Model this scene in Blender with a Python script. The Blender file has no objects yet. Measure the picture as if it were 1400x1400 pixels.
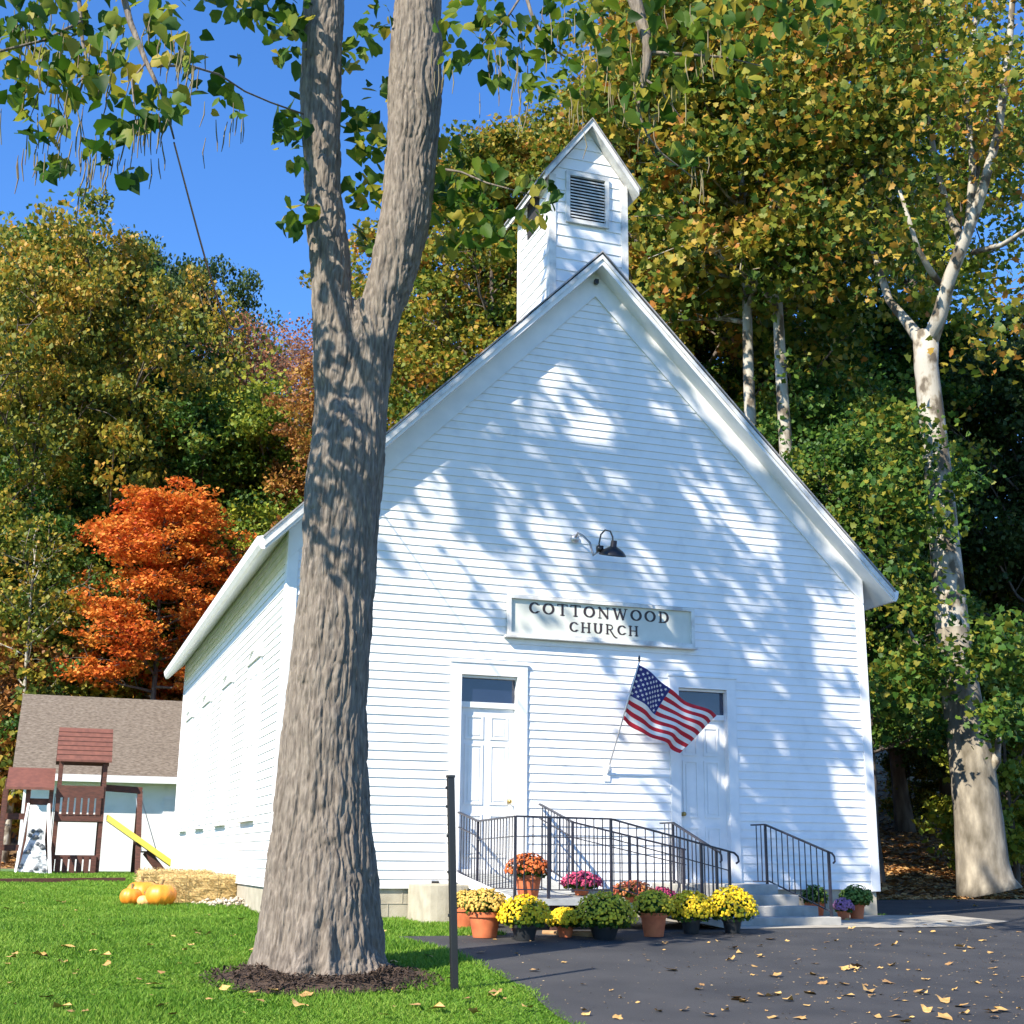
import bpy, bmesh, math, random
import numpy as np
from mathutils import Vector, Matrix, noise
R=math.radians
random.seed(7); rng=np.random.default_rng(7)
S=bpy.context.scene; COL=S.collection
# ------------------------------------------------------------------ camera
CX,CY,CZ=-2.9632,-18.2111,0.801
YAW,PITCH,ROLL,F=0.3325,0.2577,0.0099,1800.98
def cambasis():
    cy,sy,cp,sp=math.cos(YAW),math.sin(YAW),math.cos(PITCH),math.sin(PITCH)
    fw=Vector((sy*cp,cy*cp,sp)); rt=Vector((cy,-sy,0)); up=rt.cross(fw)
    cr,sr=math.cos(ROLL),math.sin(ROLL)
    return fw, cr*rt+sr*up, cr*up-sr*rt
FW,RT,UP=cambasis(); CAM=Vector((CX,CY,CZ))
cd=bpy.data.cameras.new('camera'); cam=bpy.data.objects.new('camera',cd); COL.objects.link(cam)
M4=Matrix((RT,UP,-FW)).transposed().to_4x4(); M4.translation=CAM; cam.matrix_world=M4
cd.sensor_width=36; cd.lens=F/1400*36; cd.clip_start=0.1; cd.clip_end=3000
S.camera=cam; S.render.resolution_x=1024; S.render.resolution_y=1024
# ------------------------------------------------------------------ light
SUN_EL=39.0; SUN_AZ=math.atan2(1.62,1.0)              # direction the light travels, from +y towards +x
SD=Vector((math.sin(SUN_AZ)*math.cos(R(SUN_EL)),math.cos(SUN_AZ)*math.cos(R(SUN_EL)),-math.sin(R(SUN_EL))))
w=bpy.data.worlds.new("World"); S.world=w; w.use_nodes=True
nt=w.node_tree; sky=nt.nodes.new('ShaderNodeTexSky'); sky.sky_type='NISHITA'; sky.sun_disc=False
sky.sun_elevation=R(SUN_EL); sky.sun_rotation=SUN_AZ+math.pi
sky.air_density=1.0; sky.dust_density=0.0; sky.ozone_density=5.0; sky.altitude=900
bg=nt.nodes['Background']; bg.inputs['Strength'].default_value=0.15
hs=nt.nodes.new('ShaderNodeHueSaturation'); hs.inputs['Hue'].default_value=.506; hs.inputs['Saturation'].default_value=1.18; hs.inputs['Value'].default_value=0.98
nt.links.new(sky.outputs[0],hs.inputs['Color']); nt.links.new(hs.outputs[0],bg.inputs['Color'])
sl=bpy.data.lights.new('sun','SUN'); sl.energy=5.0; sl.angle=R(0.5); sl.color=(1,0.91,0.77)
so=bpy.data.objects.new('sun',sl); COL.objects.link(so); so.rotation_euler=SD.to_track_quat('-Z','Y').to_euler()
so.location=(-30,-30,40)
S.view_settings.view_transform='Standard'; S.view_settings.look='None'
S.view_settings.exposure=1.08; S.view_settings.gamma=1
try:
    S.cycles.max_bounces=6; S.cycles.diffuse_bounces=3; S.cycles.transmission_bounces=4
    S.cycles.transparent_max_bounces=6
except Exception: pass
# ------------------------------------------------------------------ pixel helpers (1400 px photo)
def ray(px,py): return FW+RT*((px-700)/F)+UP*((700-py)/F)
def on(axis,val,px,py):
    r=ray(px,py); return CAM+r*((val-CAM[axis])/r[axis])
def at(px,py,D):                     # point at horizontal distance D
    r=ray(px,py); return CAM+r*(D/math.hypot(r.x,r.y))
def src(X,Z,Py):                     # point that throws its shadow on the facade at X,Z
    t=-Py/SD.y; return Vector((X,0,Z))-SD*t
# ------------------------------------------------------------------ ground shape
def sst(a,b,x):
    t=np.clip((x-a)/(b-a),0,1); return t*t*(3-2*t)
def G(x,y):
    x=np.asarray(x,float); y=np.asarray(y,float)
    z=np.where(y>-3,0.02*np.minimum(y,0),-0.06+0.05*(y+3))
    z=np.maximum(z,-1.6)
    k=sst(3,9,x)
    z=z+np.clip(y,0,14)*(0.025*(1-k)+0.012*k)
    k2=sst(2,11,x); yb=31*(1-k2)+7*k2
    d=np.maximum(0,y-yb)
    a=(0.08*(1-k2)+0.13*k2)*np.minimum(d,14)
    b=0.26*np.clip(d-(4+10*k2),0,75)
    hill=a+b
    return z+hill
def g(x,y): return float(G(x,y))
def gp(px,py):                       # ray onto the ground
    D=12.0
    r=ray(px,py); h=math.hypot(r.x,r.y)
    lo,hi=3.0,80.0
    for D in np.arange(3,90,0.1):
        p=CAM+r*(D/h)
        if p.z<=g(p.x,p.y): return p
    return CAM+r*(60/h)
# ------------------------------------------------------------------ materials
def mat(name,cols,rough=0.7,scale=5.0,detail=6,bump=0.0,bscale=40,metal=0,spec=0.5,coord='Object',stretch=(1,1,1),dist=0.0,trans=0.0,lo=0.3,hi=0.7,attr=None,bdist=0.01):
    m=bpy.data.materials.new(name); m.use_nodes=True; n=m.node_tree; N=n.nodes; L=n.links
    p=N['Principled BSDF']; p.inputs['Roughness'].default_value=rough; p.inputs['Metallic'].default_value=metal
    p.inputs['Specular IOR Level'].default_value=spec
    tc=N.new('ShaderNodeTexCoord'); mp=N.new('ShaderNodeMapping'); mp.inputs['Scale'].default_value=stretch
    L.new(tc.outputs[coord],mp.inputs[0])
    nz=N.new('ShaderNodeTexNoise'); nz.inputs['Scale'].default_value=scale; nz.inputs['Detail'].default_value=detail
    nz.inputs['Distortion'].default_value=dist; L.new(mp.outputs[0],nz.inputs['Vector'])
    rp=N.new('ShaderNodeValToRGB'); e=rp.color_ramp.elements
    k=len(cols)
    while len(e)<k: e.new(0.5)
    for i,c in enumerate(cols):
        e[i].position=(lo+(hi-lo)*i/max(1,k-1)) if attr is None else (i/max(1,k-1)); e[i].color=(*c,1)
    if attr is None: L.new(nz.outputs['Fac'],rp.inputs['Fac'])
    else:
        at_=N.new('ShaderNodeAttribute'); at_.attribute_name=attr
        ma=N.new('ShaderNodeMath'); ma.operation='MULTIPLY_ADD'; L.new(nz.outputs['Fac'],ma.inputs[0]); ma.inputs[1].default_value=1.1
        mb=N.new('ShaderNodeMath'); mb.operation='MULTIPLY_ADD'; L.new(at_.outputs['Fac'],mb.inputs[0]); mb.inputs[1].default_value=0.95; mb.inputs[2].default_value=-0.52
        L.new(mb.outputs[0],ma.inputs[2]); L.new(ma.outputs[0],rp.inputs['Fac'])
    L.new(rp.outputs['Color'],p.inputs['Base Color'])
    if bump>0:
        nb=N.new('ShaderNodeTexNoise'); nb.inputs['Scale'].default_value=bscale; nb.inputs['Detail'].default_value=5
        L.new(mp.outputs[0],nb.inputs['Vector'])
        b=N.new('ShaderNodeBump'); b.inputs['Strength'].default_value=bump; b.inputs['Distance'].default_value=bdist
        L.new(nb.outputs['Fac'],b.inputs['Height']); L.new(b.outputs[0],p.inputs['Normal'])
    if trans>0:
        t=N.new('ShaderNodeBsdfTranslucent'); L.new(rp.outputs['Color'],t.inputs['Color'])
        mx=N.new('ShaderNodeMixShader'); mx.inputs[0].default_value=trans
        L.new(p.outputs[0],mx.inputs[1]); L.new(t.outputs[0],mx.inputs[2])
        L.new(mx.outputs[0],N['Material Output'].inputs['Surface'])
    return m
def leafmat(name,cols,scale=0.35,trans=0.35):
    return mat(name,cols,rough=0.55,scale=scale,detail=3,trans=trans,attr='rnd',spec=0.3)
def flat(name,c,rough=0.6,var=0.12,**k):
    c2=tuple(v*(1-var) for v in c); return mat(name,[c2,c],rough=rough,**k)
MT={}
MT['white']=mat('white_paint',[(.68,.69,.70),(.78,.78,.77),(.80,.80,.80)],rough=.55,scale=3,bump=.08,bscale=25,lo=.3,hi=.6)
MT['trim']=mat('white_trim',[(.70,.71,.71),(.80,.80,.79)],rough=.5,scale=4)
MT['old_shadow_trim']=mat('weathered_shadow_trim',[(.42,.42,.42),(.62,.62,.60),(.74,.74,.72)],rough=.7,scale=6,bump=.2)
MT['roof']=mat('grey_shingle',[(.20,.20,.21),(.34,.34,.35)],rough=.9,scale=14,bump=.5,bscale=60)
MT['found']=mat('concrete_block',[(.31,.28,.21),(.44,.40,.31)],rough=.9,scale=5,bump=.4,bscale=60)
MT['conc']=mat('concrete',[(.24,.24,.22),(.42,.40,.36)],rough=.9,scale=4,bump=.4,bscale=50)
MT['apron']=mat('apron_concrete',[(.24,.22,.175),(.40,.365,.30)],rough=.9,scale=3,bump=.3,bscale=50)
MT['deck']=mat('deck_boards',[(.28,.29,.28),(.42,.43,.41)],rough=.75,scale=9,bump=.2)
MT['iron']=mat('black_iron',[(.012,.011,.018),(.03,.028,.04)],rough=.4,scale=20)
MT['asph']=mat('asphalt',[(.022,.022,.024),(.040,.039,.040)],rough=.85,scale=1.3,bump=.6,bscale=180,lo=.35,hi=.65,bdist=.006)
MT['glass']=mat('dark_glass',[(.01,.015,.04),(.02,.03,.07)],rough=.06,scale=1,spec=.9)
MT['black']=flat('black_enamel',(.015,.015,.017),rough=.3)
MT['dark']=flat('dark_void',(.02,.02,.02),rough=.9)
MT['terra']=mat('terracotta',[(.42,.10,.035),(.62,.17,.06)],rough=.8,scale=8,bump=.1)
MT['plastic']=flat('black_plastic',(.02,.022,.024),rough=.45)
MT['soil']=mat('mulch',[(.03,.018,.012),(.10,.06,.035)],rough=1,scale=30,bump=1,bscale=60,bdist=.03)
MT['bark']=mat('bark',[(.062,.049,.039),(.150,.124,.099),(.245,.207,.167)],rough=.95,scale=20,stretch=(1.6,1.6,.3),bump=1.0,bscale=40,lo=.25,hi=.72,bdist=.012)
MT['bark2']=mat('forest_bark',[(.06,.048,.04),(.17,.14,.115)],rough=.95,scale=6,stretch=(1,1,.25),bump=.6,bscale=14)
MT['sycbark']=mat('mottled_pale_bark',[(.10,.08,.055),(.26,.225,.17),(.36,.335,.28)],rough=.85,scale=3.4,stretch=(1,1,.6),bump=.4,lo=.42,hi=.54)
MT['sycbase']=mat('grey_base_bark',[(.10,.085,.06),(.20,.175,.135),(.34,.30,.23)],rough=.95,scale=5,stretch=(1,1,.4),bump=1.0,bscale=20)
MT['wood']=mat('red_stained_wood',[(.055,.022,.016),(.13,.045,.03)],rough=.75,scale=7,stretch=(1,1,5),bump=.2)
MT['redwood']=mat('red_canopy_boards',[(.12,.045,.032),(.19,.07,.048)],rough=.7,scale=8,bump=.15)  # red-brown canopy boards, a lighter tone than the posts
MT['shroof']=mat('brown_shingle',[(.085,.066,.048),(.15,.12,.092),(.22,.185,.145)],rough=.95,scale=9,stretch=(1,2.5,2.5),bump=.5,bscale=30)
MT['yellow']=flat('yellow_plastic',(.85,.66,.10),rough=.35)
MT['rockwall']=mat('climbing_wall',[(.12,.14,.15),(.42,.45,.46),(.55,.58,.58)],rough=.8,scale=5,lo=.4,hi=.6)
MT['straw']=mat('straw',[(.30,.19,.07),(.55,.38,.15),(.68,.52,.24)],rough=.95,scale=12,stretch=(1,1,4),bump=.8,bscale=50)
MT['strawbl']=mat('straw_blade',[(.35,.23,.08),(.66,.50,.22)],rough=.9,scale=20)
MT['pump']=mat('pumpkin_skin',[(.68,.20,.015),(.85,.33,.03)],rough=.45,scale=5)
MT['pump2']=mat('pale_gourd',[(.72,.36,.10),(.80,.50,.20)],rough=.5,scale=6)
MT['stemg']=flat('dry_stem',(.18,.14,.06),rough=.9)
MT['sign']=mat('sign_board',[(.56,.57,.50),(.66,.67,.60)],rough=.6,scale=4)
MT['letter']=flat('letter_paint',(.035,.022,.022),rough=.5)
MT['red']=flat('flag_red',(.50,.012,.03),rough=.8)
MT['fwhite']=flat('flag_white',(.78,.78,.80),rough=.8)
MT['blue']=flat('flag_blue',(.02,.03,.20),rough=.8)
MT['metal']=flat('pale_metal',(.55,.55,.56),rough=.4,metal=.6)
MT['armgrey']=flat('grey_conduit',(.30,.30,.31),rough=.5)
MT['brass']=flat('brass',(.45,.33,.12),rough=.35,metal=1)
MT['litter']=mat('leaf_litter_ground',[(.05,.035,.018),(.17,.10,.045),(.30,.19,.08)],rough=1,scale=1.5,detail=10,bump=.7,bscale=12,bdist=.05)
MT['grassground']=mat('lawn_soil',[(.035,.085,.012),(.07,.15,.02)],rough=1,scale=3)
MT['grass']=mat('grass_blade',[(.06,.16,.012),(.13,.27,.02),(.24,.36,.05)],rough=.6,scale=.8,trans=.35,attr='rnd',spec=.25)
MT['stone']=mat('rubble',[(.35,.28,.20),(.60,.54,.45)],rough=.9,scale=9)
MT['pod']=mat('seed_pod_skin',[(.10,.055,.03),(.16,.15,.05)],rough=.7,scale=5)
MT['log']=mat('cut_log',[(.25,.13,.06),(.45,.28,.14)],rough=.9,scale=9)
LM={}
LM['cat']=leafmat('catalpa_leaf',[(.018,.06,.006),(.05,.12,.01),(.14,.21,.018),(.38,.31,.04)],scale=.9,trans=.48)
LM['catshade']=LM['cat']
LM['oak']=leafmat('olive_gold_leaf',[(0.046,0.085,0.016),(0.130,0.169,0.023),(0.312,0.260,0.026),(0.494,0.260,0.039)],scale=.3)
LM['syc']=leafmat('gold_green_leaf',[(0.030,0.080,0.012),(0.085,0.145,0.018),(0.20,0.22,0.026),(0.400,0.300,0.036),(0.403,0.168,0.034)],scale=.35,trans=.4)
LM['green']=leafmat('green_leaf',[(0.016,0.052,0.009),(0.038,0.105,0.014),(0.095,0.175,0.022),(0.24,0.22,0.024)],scale=.4)
LM['dark']=leafmat('dark_green_leaf',[(0.016,0.039,0.010),(0.039,0.078,0.018),(0.078,0.117,0.026)],scale=.3)
LM['maple']=leafmat('orange_leaf',[(.42,.06,.015),(.64,.15,.025),(.74,.25,.04),(.60,.30,.05)],scale=.7)
LM['pink']=leafmat('dull_red_leaf',[(0.182,0.078,0.046),(0.390,0.156,0.078),(0.364,0.221,0.078)],scale=.4)
LM['rust']=leafmat('rust_leaf',[(0.156,0.065,0.026),(0.364,0.156,0.039),(0.442,0.286,0.052)],scale=.4)
LM['yg']=leafmat('yellow_green_leaf',[(0.065,0.143,0.019),(0.182,0.247,0.026),(0.416,0.390,0.039)],scale=.4)
# ------------------------------------------------------------------ object helpers
def tag(o,label=None,cat=None,group=None,kind=None):
    if label: o['label']=label
    if cat: o['category']=cat
    if group: o['group']=group
    if kind: o['kind']=kind
    return o
def empty(name,loc,rz=0,**k):
    o=bpy.data.objects.new(name,None); COL.objects.link(o); o.location=loc; o.rotation_euler=(0,0,rz)
    o.empty_display_size=.2; tag(o,**k); return o
def link(name,me,parent=None,mats=None,world=True):
    o=bpy.data.objects.new(name,me); COL.objects.link(o)
    if mats is not None:
        for m in (mats if isinstance(mats,(list,tuple)) else [mats]): me.materials.append(m)
    if parent is not None:
        o.parent=parent
        if world:                     # mesh given in world coordinates
            o.matrix_parent_inverse=PW(parent).inverted()
    return o
def PW(o):
    m=o.matrix_parent_inverse@Matrix.LocRotScale(o.location,o.rotation_euler,o.scale)
    return PW(o.parent)@m if o.parent else Matrix.LocRotScale(o.location,o.rotation_euler,o.scale)
class MB:
    def __init__(s): s.v=[]; s.f=[]; s.mi=[]
    def face(s,pts,mi=0):
        b=len(s.v); s.v+= [tuple(p) for p in pts]; s.f.append(tuple(range(b,b+len(pts)))); s.mi.append(mi)
    def hexa(s,p,mi=0):              # p: 8 points, bottom 4 ccw, top 4 ccw
        b=len(s.v); s.v+=[tuple(q) for q in p]
        for f in ((3,2,1,0),(4,5,6,7),(0,1,5,4),(1,2,6,5),(2,3,7,6),(3,0,4,7)):
            s.f.append(tuple(b+i for i in f)); s.mi.append(mi)
    def box(s,x0,x1,y0,y1,z0,z1,mi=0):
        s.hexa([(x0,y0,z0),(x1,y0,z0),(x1,y1,z0),(x0,y1,z0),(x0,y0,z1),(x1,y0,z1),(x1,y1,z1),(x0,y1,z1)],mi)
    def bar(s,a,b,w,h=None,mi=0,up=(0,0,1)):
        a=Vector(a);b=Vector(b);h=h or w;d=(b-a).normalized(); u=Vector(up)
        if abs(d.dot(u))>.98: u=Vector((0,1,0))
        sx=d.cross(u).normalized()*(w/2); sz=sx.cross(d).normalized()*(h/2)
        s.hexa([a-sx-sz,a+sx-sz,b+sx-sz,b-sx-sz,a-sx+sz,a+sx+sz,b+sx+sz,b-sx+sz],mi)
    def tube(s,pts,rad,n=8,mi=0,cap=True):
        pts=[Vector(p) for p in pts]; k=len(pts)
        if not isinstance(rad,(list,tuple)): rad=[rad]*k
        rings=[]; ref=Vector((1,0,0))
        for i in range(k):
            d=(pts[min(i+1,k-1)]-pts[max(i-1,0)]).normalized()
            if abs(d.dot(ref))>.9: ref=Vector((0,1,0)) if abs(d.y)<.9 else Vector((0,0,1))
            a=(ref-d*ref.dot(d)).normalized(); ref=a; b=d.cross(a)
            base=len(s.v)
            for j in range(n):
                t=2*math.pi*j/n; s.v.append(tuple(pts[i]+(a*math.cos(t)+b*math.sin(t))*rad[i]))
            rings.append(base)
        for i in range(k-1):
            for j in range(n):
                j2=(j+1)%n; s.f.append((rings[i]+j,rings[i]+j2,rings[i+1]+j2,rings[i+1]+j)); s.mi.append(mi)
        if cap:
            s.f.append(tuple(rings[0]+j for j in range(n))[::-1]); s.mi.append(mi)
            s.f.append(tuple(rings[-1]+j for j in range(n))); s.mi.append(mi)
    def lathe(s,prof,n=16,c=(0,0,0),mi=0):
        b=len(s.v)
        for r,z in prof:
            for j in range(n):
                t=2*math.pi*j/n; s.v.append((c[0]+r*math.cos(t),c[1]+r*math.sin(t),c[2]+z))
        for i in range(len(prof)-1):
            for j in range(n):
                j2=(j+1)%n; s.f.append((b+i*n+j,b+i*n+j2,b+(i+1)*n+j2,b+(i+1)*n+j)); s.mi.append(mi)
    def prism(s,poly,y0,y1,mi=0):    # poly list of (x,z) ccw seen from -y, extruded y0..y1
        n=len(poly); b=len(s.v)
        s.v+=[(x,y0,z) for x,z in poly]+[(x,y1,z) for x,z in poly]
        s.f.append(tuple(b+i for i in range(n))); s.mi.append(mi)
        s.f.append(tuple(b+n+i for i in range(n))[::-1]); s.mi.append(mi)
        for i in range(n):
            j=(i+1)%n; s.f.append((b+j,b+i,b+n+i,b+n+j)); s.mi.append(mi)
    def mesh(s,name,smooth=False):
        me=bpy.data.meshes.new(name); me.from_pydata(s.v,[],s.f)
        me.polygons.foreach_set('material_index',s.mi)
        if smooth: me.polygons.foreach_set('use_smooth',[True]*len(s.f))
        me.update(); return me
    def build(s,name,mats,parent=None,smooth=False,world=True):
        return link(name,s.mesh(name,smooth),parent,mats,world)
def bevel(o,wd,seg=2):
    m=o.modifiers.new('bevel','BEVEL'); m.width=wd; m.segments=seg; m.limit_method='ANGLE'
def npmesh(name,V,Fc,rnd=None,smooth=False):
    me=bpy.data.meshes.new(name); V=np.ascontiguousarray(V,np.float32); Fc=np.ascontiguousarray(Fc,np.int32)
    nf,k=Fc.shape
    me.vertices.add(len(V)); me.vertices.foreach_set('co',V.ravel())
    me.loops.add(nf*k); me.loops.foreach_set('vertex_index',Fc.ravel())
    me.polygons.add(nf); me.polygons.foreach_set('loop_start',np.arange(0,nf*k,k,dtype=np.int32))
    if smooth: me.polygons.foreach_set('use_smooth',np.ones(nf,bool))
    me.update(calc_edges=True)
    if rnd is not None:
        a=me.attributes.new('rnd','FLOAT','FACE'); a.data.foreach_set('value',np.ascontiguousarray(rnd,np.float32))
    return me
# leaf templates (x across, y along, z fold), triangles
T_QUAD=(np.array([[0,-.5,0],[.42,.02,.10],[0,.5,0],[-.42,.02,.10]]),np.array([[0,1,2],[0,2,3]]))
T_HEART=(np.array([[0,-.42,0],[.24,-.5,.05],[.42,-.22,.10],[.26,.18,.08],[0,.55,-.06],[-.26,.18,.08],[-.42,-.22,.10],[-.24,-.5,.05]]),
         np.array([[0,1,2],[0,2,3],[0,3,4],[0,4,5],[0,5,6],[0,6,7]]))
T_LOBE=(np.array([[0,-.4,0],[.5,-.28,.08],[.33,-.02,.03],[.44,.24,.1],[.21,.27,.02],[0,.52,-.03],[-.21,.27,.02],[-.44,.24,.1],[-.33,-.02,.03],[-.5,-.28,.08]]),
        np.array([[0,1,2],[2,3,4],[4,5,6],[6,7,8],[8,9,0],[0,2,4],[0,4,6],[0,6,8]]))
def leaves(name,C,size,tmpl=T_QUAD,up=0.6,droop=0.0,rnd=None,sv=.35):
    C=np.asarray(C,float); n=len(C); V0,F0=tmpl; k=len(V0)
    nrm=rng.normal(size=(n,3)); nrm/=np.linalg.norm(nrm,axis=1)[:,None]; nrm[:,2]=nrm[:,2]+np.sign(nrm[:,2])*0+up
    nrm/=np.linalg.norm(nrm,axis=1)[:,None]
    d=rng.normal(size=(n,3)); d[:,2]-=droop; d-=nrm*(d*nrm).sum(1)[:,None]; d/=np.linalg.norm(d,axis=1)[:,None]
    x=np.cross(d,nrm); s=size*(1+sv*(rng.random(n)*2-1))
    V=(C[:,None,:]+s[:,None,None]*(V0[None,:,0,None]*x[:,None,:]+V0[None,:,1,None]*d[:,None,:]+V0[None,:,2,None]*nrm[:,None,:])).reshape(-1,3)
    Fc=(F0[None]+np.arange(n)[:,None,None]*k).reshape(-1,3)
    r=rng.random(n) if rnd is None else rnd
    return npmesh(name,V,Fc,np.repeat(r,len(F0)))
# ------------------------------------------------------------------ ground sheets
gx=np.unique(np.concatenate([np.arange(-30,30.01,.5),np.arange(30,80,5),np.arange(-80,-30,5),[-1200,-700,-400,-250,-150,-110,110,150,250,400,700,1200]]))
gy=np.unique(np.concatenate([np.arange(-24,40.01,.5),np.arange(40,140,3),[-1200,-700,-300,-150,-80,-50,-35,-29,160,200,300,500,900,1300]]))
XX,YY=np.meshgrid(gx,gy); ZZ=G(XX,YY)
V=np.stack([XX.ravel(),YY.ravel(),ZZ.ravel()],1); nx=len(gx); ny=len(gy)
ii,jj=np.meshgrid(np.arange(nx-1),np.arange(ny-1)); b=(jj*nx+ii).ravel()
Fc=np.stack([b,b+1,b+nx+1,b+nx],1)
gm=npmesh('ground',V,Fc,smooth=True); go=link('ground',gm,None,[MT['grassground'],MT['litter']]); tag(go,kind='structure')
cxm=(XX[:-1,:-1]+.25).ravel(); cym=(YY[:-1,:-1]+.25).ravel()
yedge=np.where(cxm<3,28,np.where(cxm<9,14,7.0))
gm.polygons.foreach_set('material_index',((cym>yedge)|(cxm>45)).astype(np.int32))
# asphalt (left edge read off the photo and carried on)
edge=[(gp(*q).y,gp(*q).x) for q in [(770,1400),(735,1370),(712,1352),(680,1334),(640,1315),(600,1300),(560,1288),(525,1283)]]
e0=edge[0]; e1=edge[1]
sl_=(e1[1]-e0[1])/(e1[0]-e0[0])
edge=[(-24,e0[1]+.9),(-14,e0[1]+.35)]+edge
edge.sort()
ytop=edge[-1][0]
def xleft(y):
    if y<=ytop: return float(np.interp(y,[a for a,_ in edge],[b for _,b in edge]))
    return 2.3
yt2=-2.72
rows=[-24,-20,-16,-13,-11,-10,-9,-8.5,-8]+list(np.arange(-7.75,ytop,.25))+[ytop,ytop+.001,yt2]
mb=MB(); xs_far=[12,16,24,40,70]
def strip(y0,y1,xa,xb):
    n=8
    xa_=[xa+(9-xa)*i/n for i in range(n+1)]+xs_far; xb_=[xb+(9-xb)*i/n for i in range(n+1)]+xs_far
    for i in range(len(xa_)-1):
        P=[(xa_[i],y0),(xa_[i+1],y0),(xb_[i+1],y1),(xb_[i],y1)]
        mb.face([(p[0],p[1],g(*p)+.012) for p in P])
rs=sorted(set([r for r in rows if r<=ytop]+[-3.0]))
rs=[r for r in rs if r<=ytop]
for a,b_ in zip(rs[:-1],rs[1:]): strip(a,b_,xleft(a),xleft(b_))
strip(ytop,min(ytop+.25,0),2.2,2.2)
prev=min(ytop+.25,0)
while prev<-.01:
    nx_=min(prev+.5,0); 
    if nx_>-1e-3: nx_=0
    strip(prev,nx_,2.2,2.2); prev=nx_
# side yard right of the church
def sidey(x): return 5.2+0.10*(x-10)
for i,(xa,xb) in enumerate(zip([9.5,12,16,24,40],[12,16,24,40,70])):
    for k in range(10):
        def P(x,t): y=sidey(x)*t; return (x,y,g(x,y)+.012)
        mb.face([P(xa,k/10),P(xb,k/10),P(xb,(k+1)/10),P(xa,(k+1)/10)])
ao=mb.build('driveway',MT['asph']); tag(ao,kind='structure')
# concrete apron by the steps
mb=MB(); 
for (xa,xb) in ((5.3,7.6),(7.6,9.2),(9.2,10.6)):
    ya0=-2.55 if xa<9 else -2.1; yb0=-2.55 if xb<9.1 else (-2.1 if xb<10 else -1.0)
    if xb<=9.2: ya0=-2.55; yb0=-2.4
    else: ya0=-2.4; yb0=-1.5
    mb.face([(xa,ya0,g(xa,ya0)+.02),(xb,yb0,g(xb,yb0)+.02),(xb,-.0,g(xb,0)+.02),(xa,-.0,g(xa,0)+.02)])
tag(mb.build('pavement',MT['apron']),kind='structure')
# ------------------------------------------------------------------ church
W=9.4; LC=14.35; ZF=.40; EX=.397; OV=.33; HE=5.138; HA=10.2445; EXPO=.124
SL=(HA-HE)/(W/2+EX)
def rooftop(x): return HE+(x+EX)*SL if x<W/2 else HE+(W+EX-x)*SL
def soff(x): return rooftop(x)-.22
ch=empty('church',(W/2,0,0),label='white clapboard church with steep gable and small belfry behind the trunk',cat='church')
mb=MB(); mb.box(.02,W-.02,.03,.22,-.4,ZF); mb.box(.02,.2,.22,LC,-.4,ZF); mb.box(W-.2,W-.02,.22,LC,-.4,ZF); mb.box(.2,W-.2,LC-.2,LC,-.4,ZF)
# shallow mortar joints are cut by a fine groove mesh
fo=mb.build('foundation',MT['found'],ch)
mb=MB()
for zc in (.0,.2): mb.box(.0,2.0,.022,.03,zc-.004,zc+.004)
for i,x in enumerate(np.arange(.2,2.0,.4)):
    mb.box(x-.004,x+.004,.022,.03,.2,ZF); mb.box(x+.196,x+.204,.022,.03,-.2,.2)
mb.build('mortar_joint',flat('mortar',(.42,.38,.30)),ch)
# openings on the front: x0,x1,z0,z1
D1=(2.575,3.425,.62,3.38); D2=(6.03,6.85,.50,3.36)
def holes(z0,z1,H):
    return [(a-.02,b+.02) for a,b,c,d in H if z1>c and z0<d]
def siding_front(name,zb,ztop,xl,xr,y,H,expo=EXPO,mats=None,parent=ch):
    mb=MB(); z=zb; k=0
    while z<ztop:
        z1=z+expo
        a,b_=xl(z),xr(z); a1,b1=xl(z1),xr(z1)
        if b_-a<.05: break
        if b1<a1: a1=b1=(a+b_)/2
        hs=holes(z,z1,H)
        segs=[]; cur=(a,a1)
        for h0,h1 in hs: segs.append((cur[0],h0,cur[1],h0)); cur=(h1,h1)
        segs.append((cur[0],b_,cur[1],b1))
        for s0,s1,t0,t1 in segs:
            j=random.uniform(-.0015,.0015); yb=y-.016+j; yt=y-.001
            mb.face([(s0,yb,z),(s1,yb,z),(t1,yt,z1),(t0,yt,z1)])
            mb.face([(s0,y,z),(s1,y,z),(s1,yb,z),(s0,yb,z)])
        z=z1; k+=1
    return mb.build(name,mats or MT['white'],parent)
inset=.02
def gxl(z): return max(0.0,(z+.22-HE)/SL-EX)
def gxr(z): return W-gxl(z)
siding_front('front_siding',ZF,HA-.3,gxl,gxr,0,[D1,D2])
mb=MB()   # sheathing behind the boards
e_=.0215; pz=[(0,ZF),(D1[0]-e_,ZF),(D1[0]-e_,D1[3]+e_),(D1[1]+e_,D1[3]+e_),(D1[1]+e_,ZF),(D2[0]-e_,ZF),(D2[0]-e_,D2[3]+e_),(D2[1]+e_,D2[3]+e_),(D2[1]+e_,ZF),(W,ZF),(W,soff(W)),(W/2,soff(W/2)),(0,soff(0))]
mb.prism(pz,.003,.12)
mb.build('gable_sheathing',MT['white'],ch)
def siding_side(x,sgn,name):
    mb=MB(); z=ZF
    while z<soff(0)-.02:
        z1=min(z+EXPO,soff(0)); xo=x+sgn*.016; xi=x+sgn*.001
        q=[(xo,0.0,z),(xo,LC,z),(xi,LC,z1),(xi,0.0,z1)]; mb.face(q if sgn>0 else q[::-1])
        q=[(xo,0,z),(x,0,z),(x,LC,z),(xo,LC,z)]; mb.face(q); z=z1
    mb.box(min(x,x-sgn*.1),max(x,x-sgn*.1)-.003*(sgn<0)*0,.125,LC-.125,ZF,soff(0))
    return mb.build(name,MT['white'],ch)
siding_side(0,-1,'side_siding'); siding_side(W,1,'side_siding')
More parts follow.
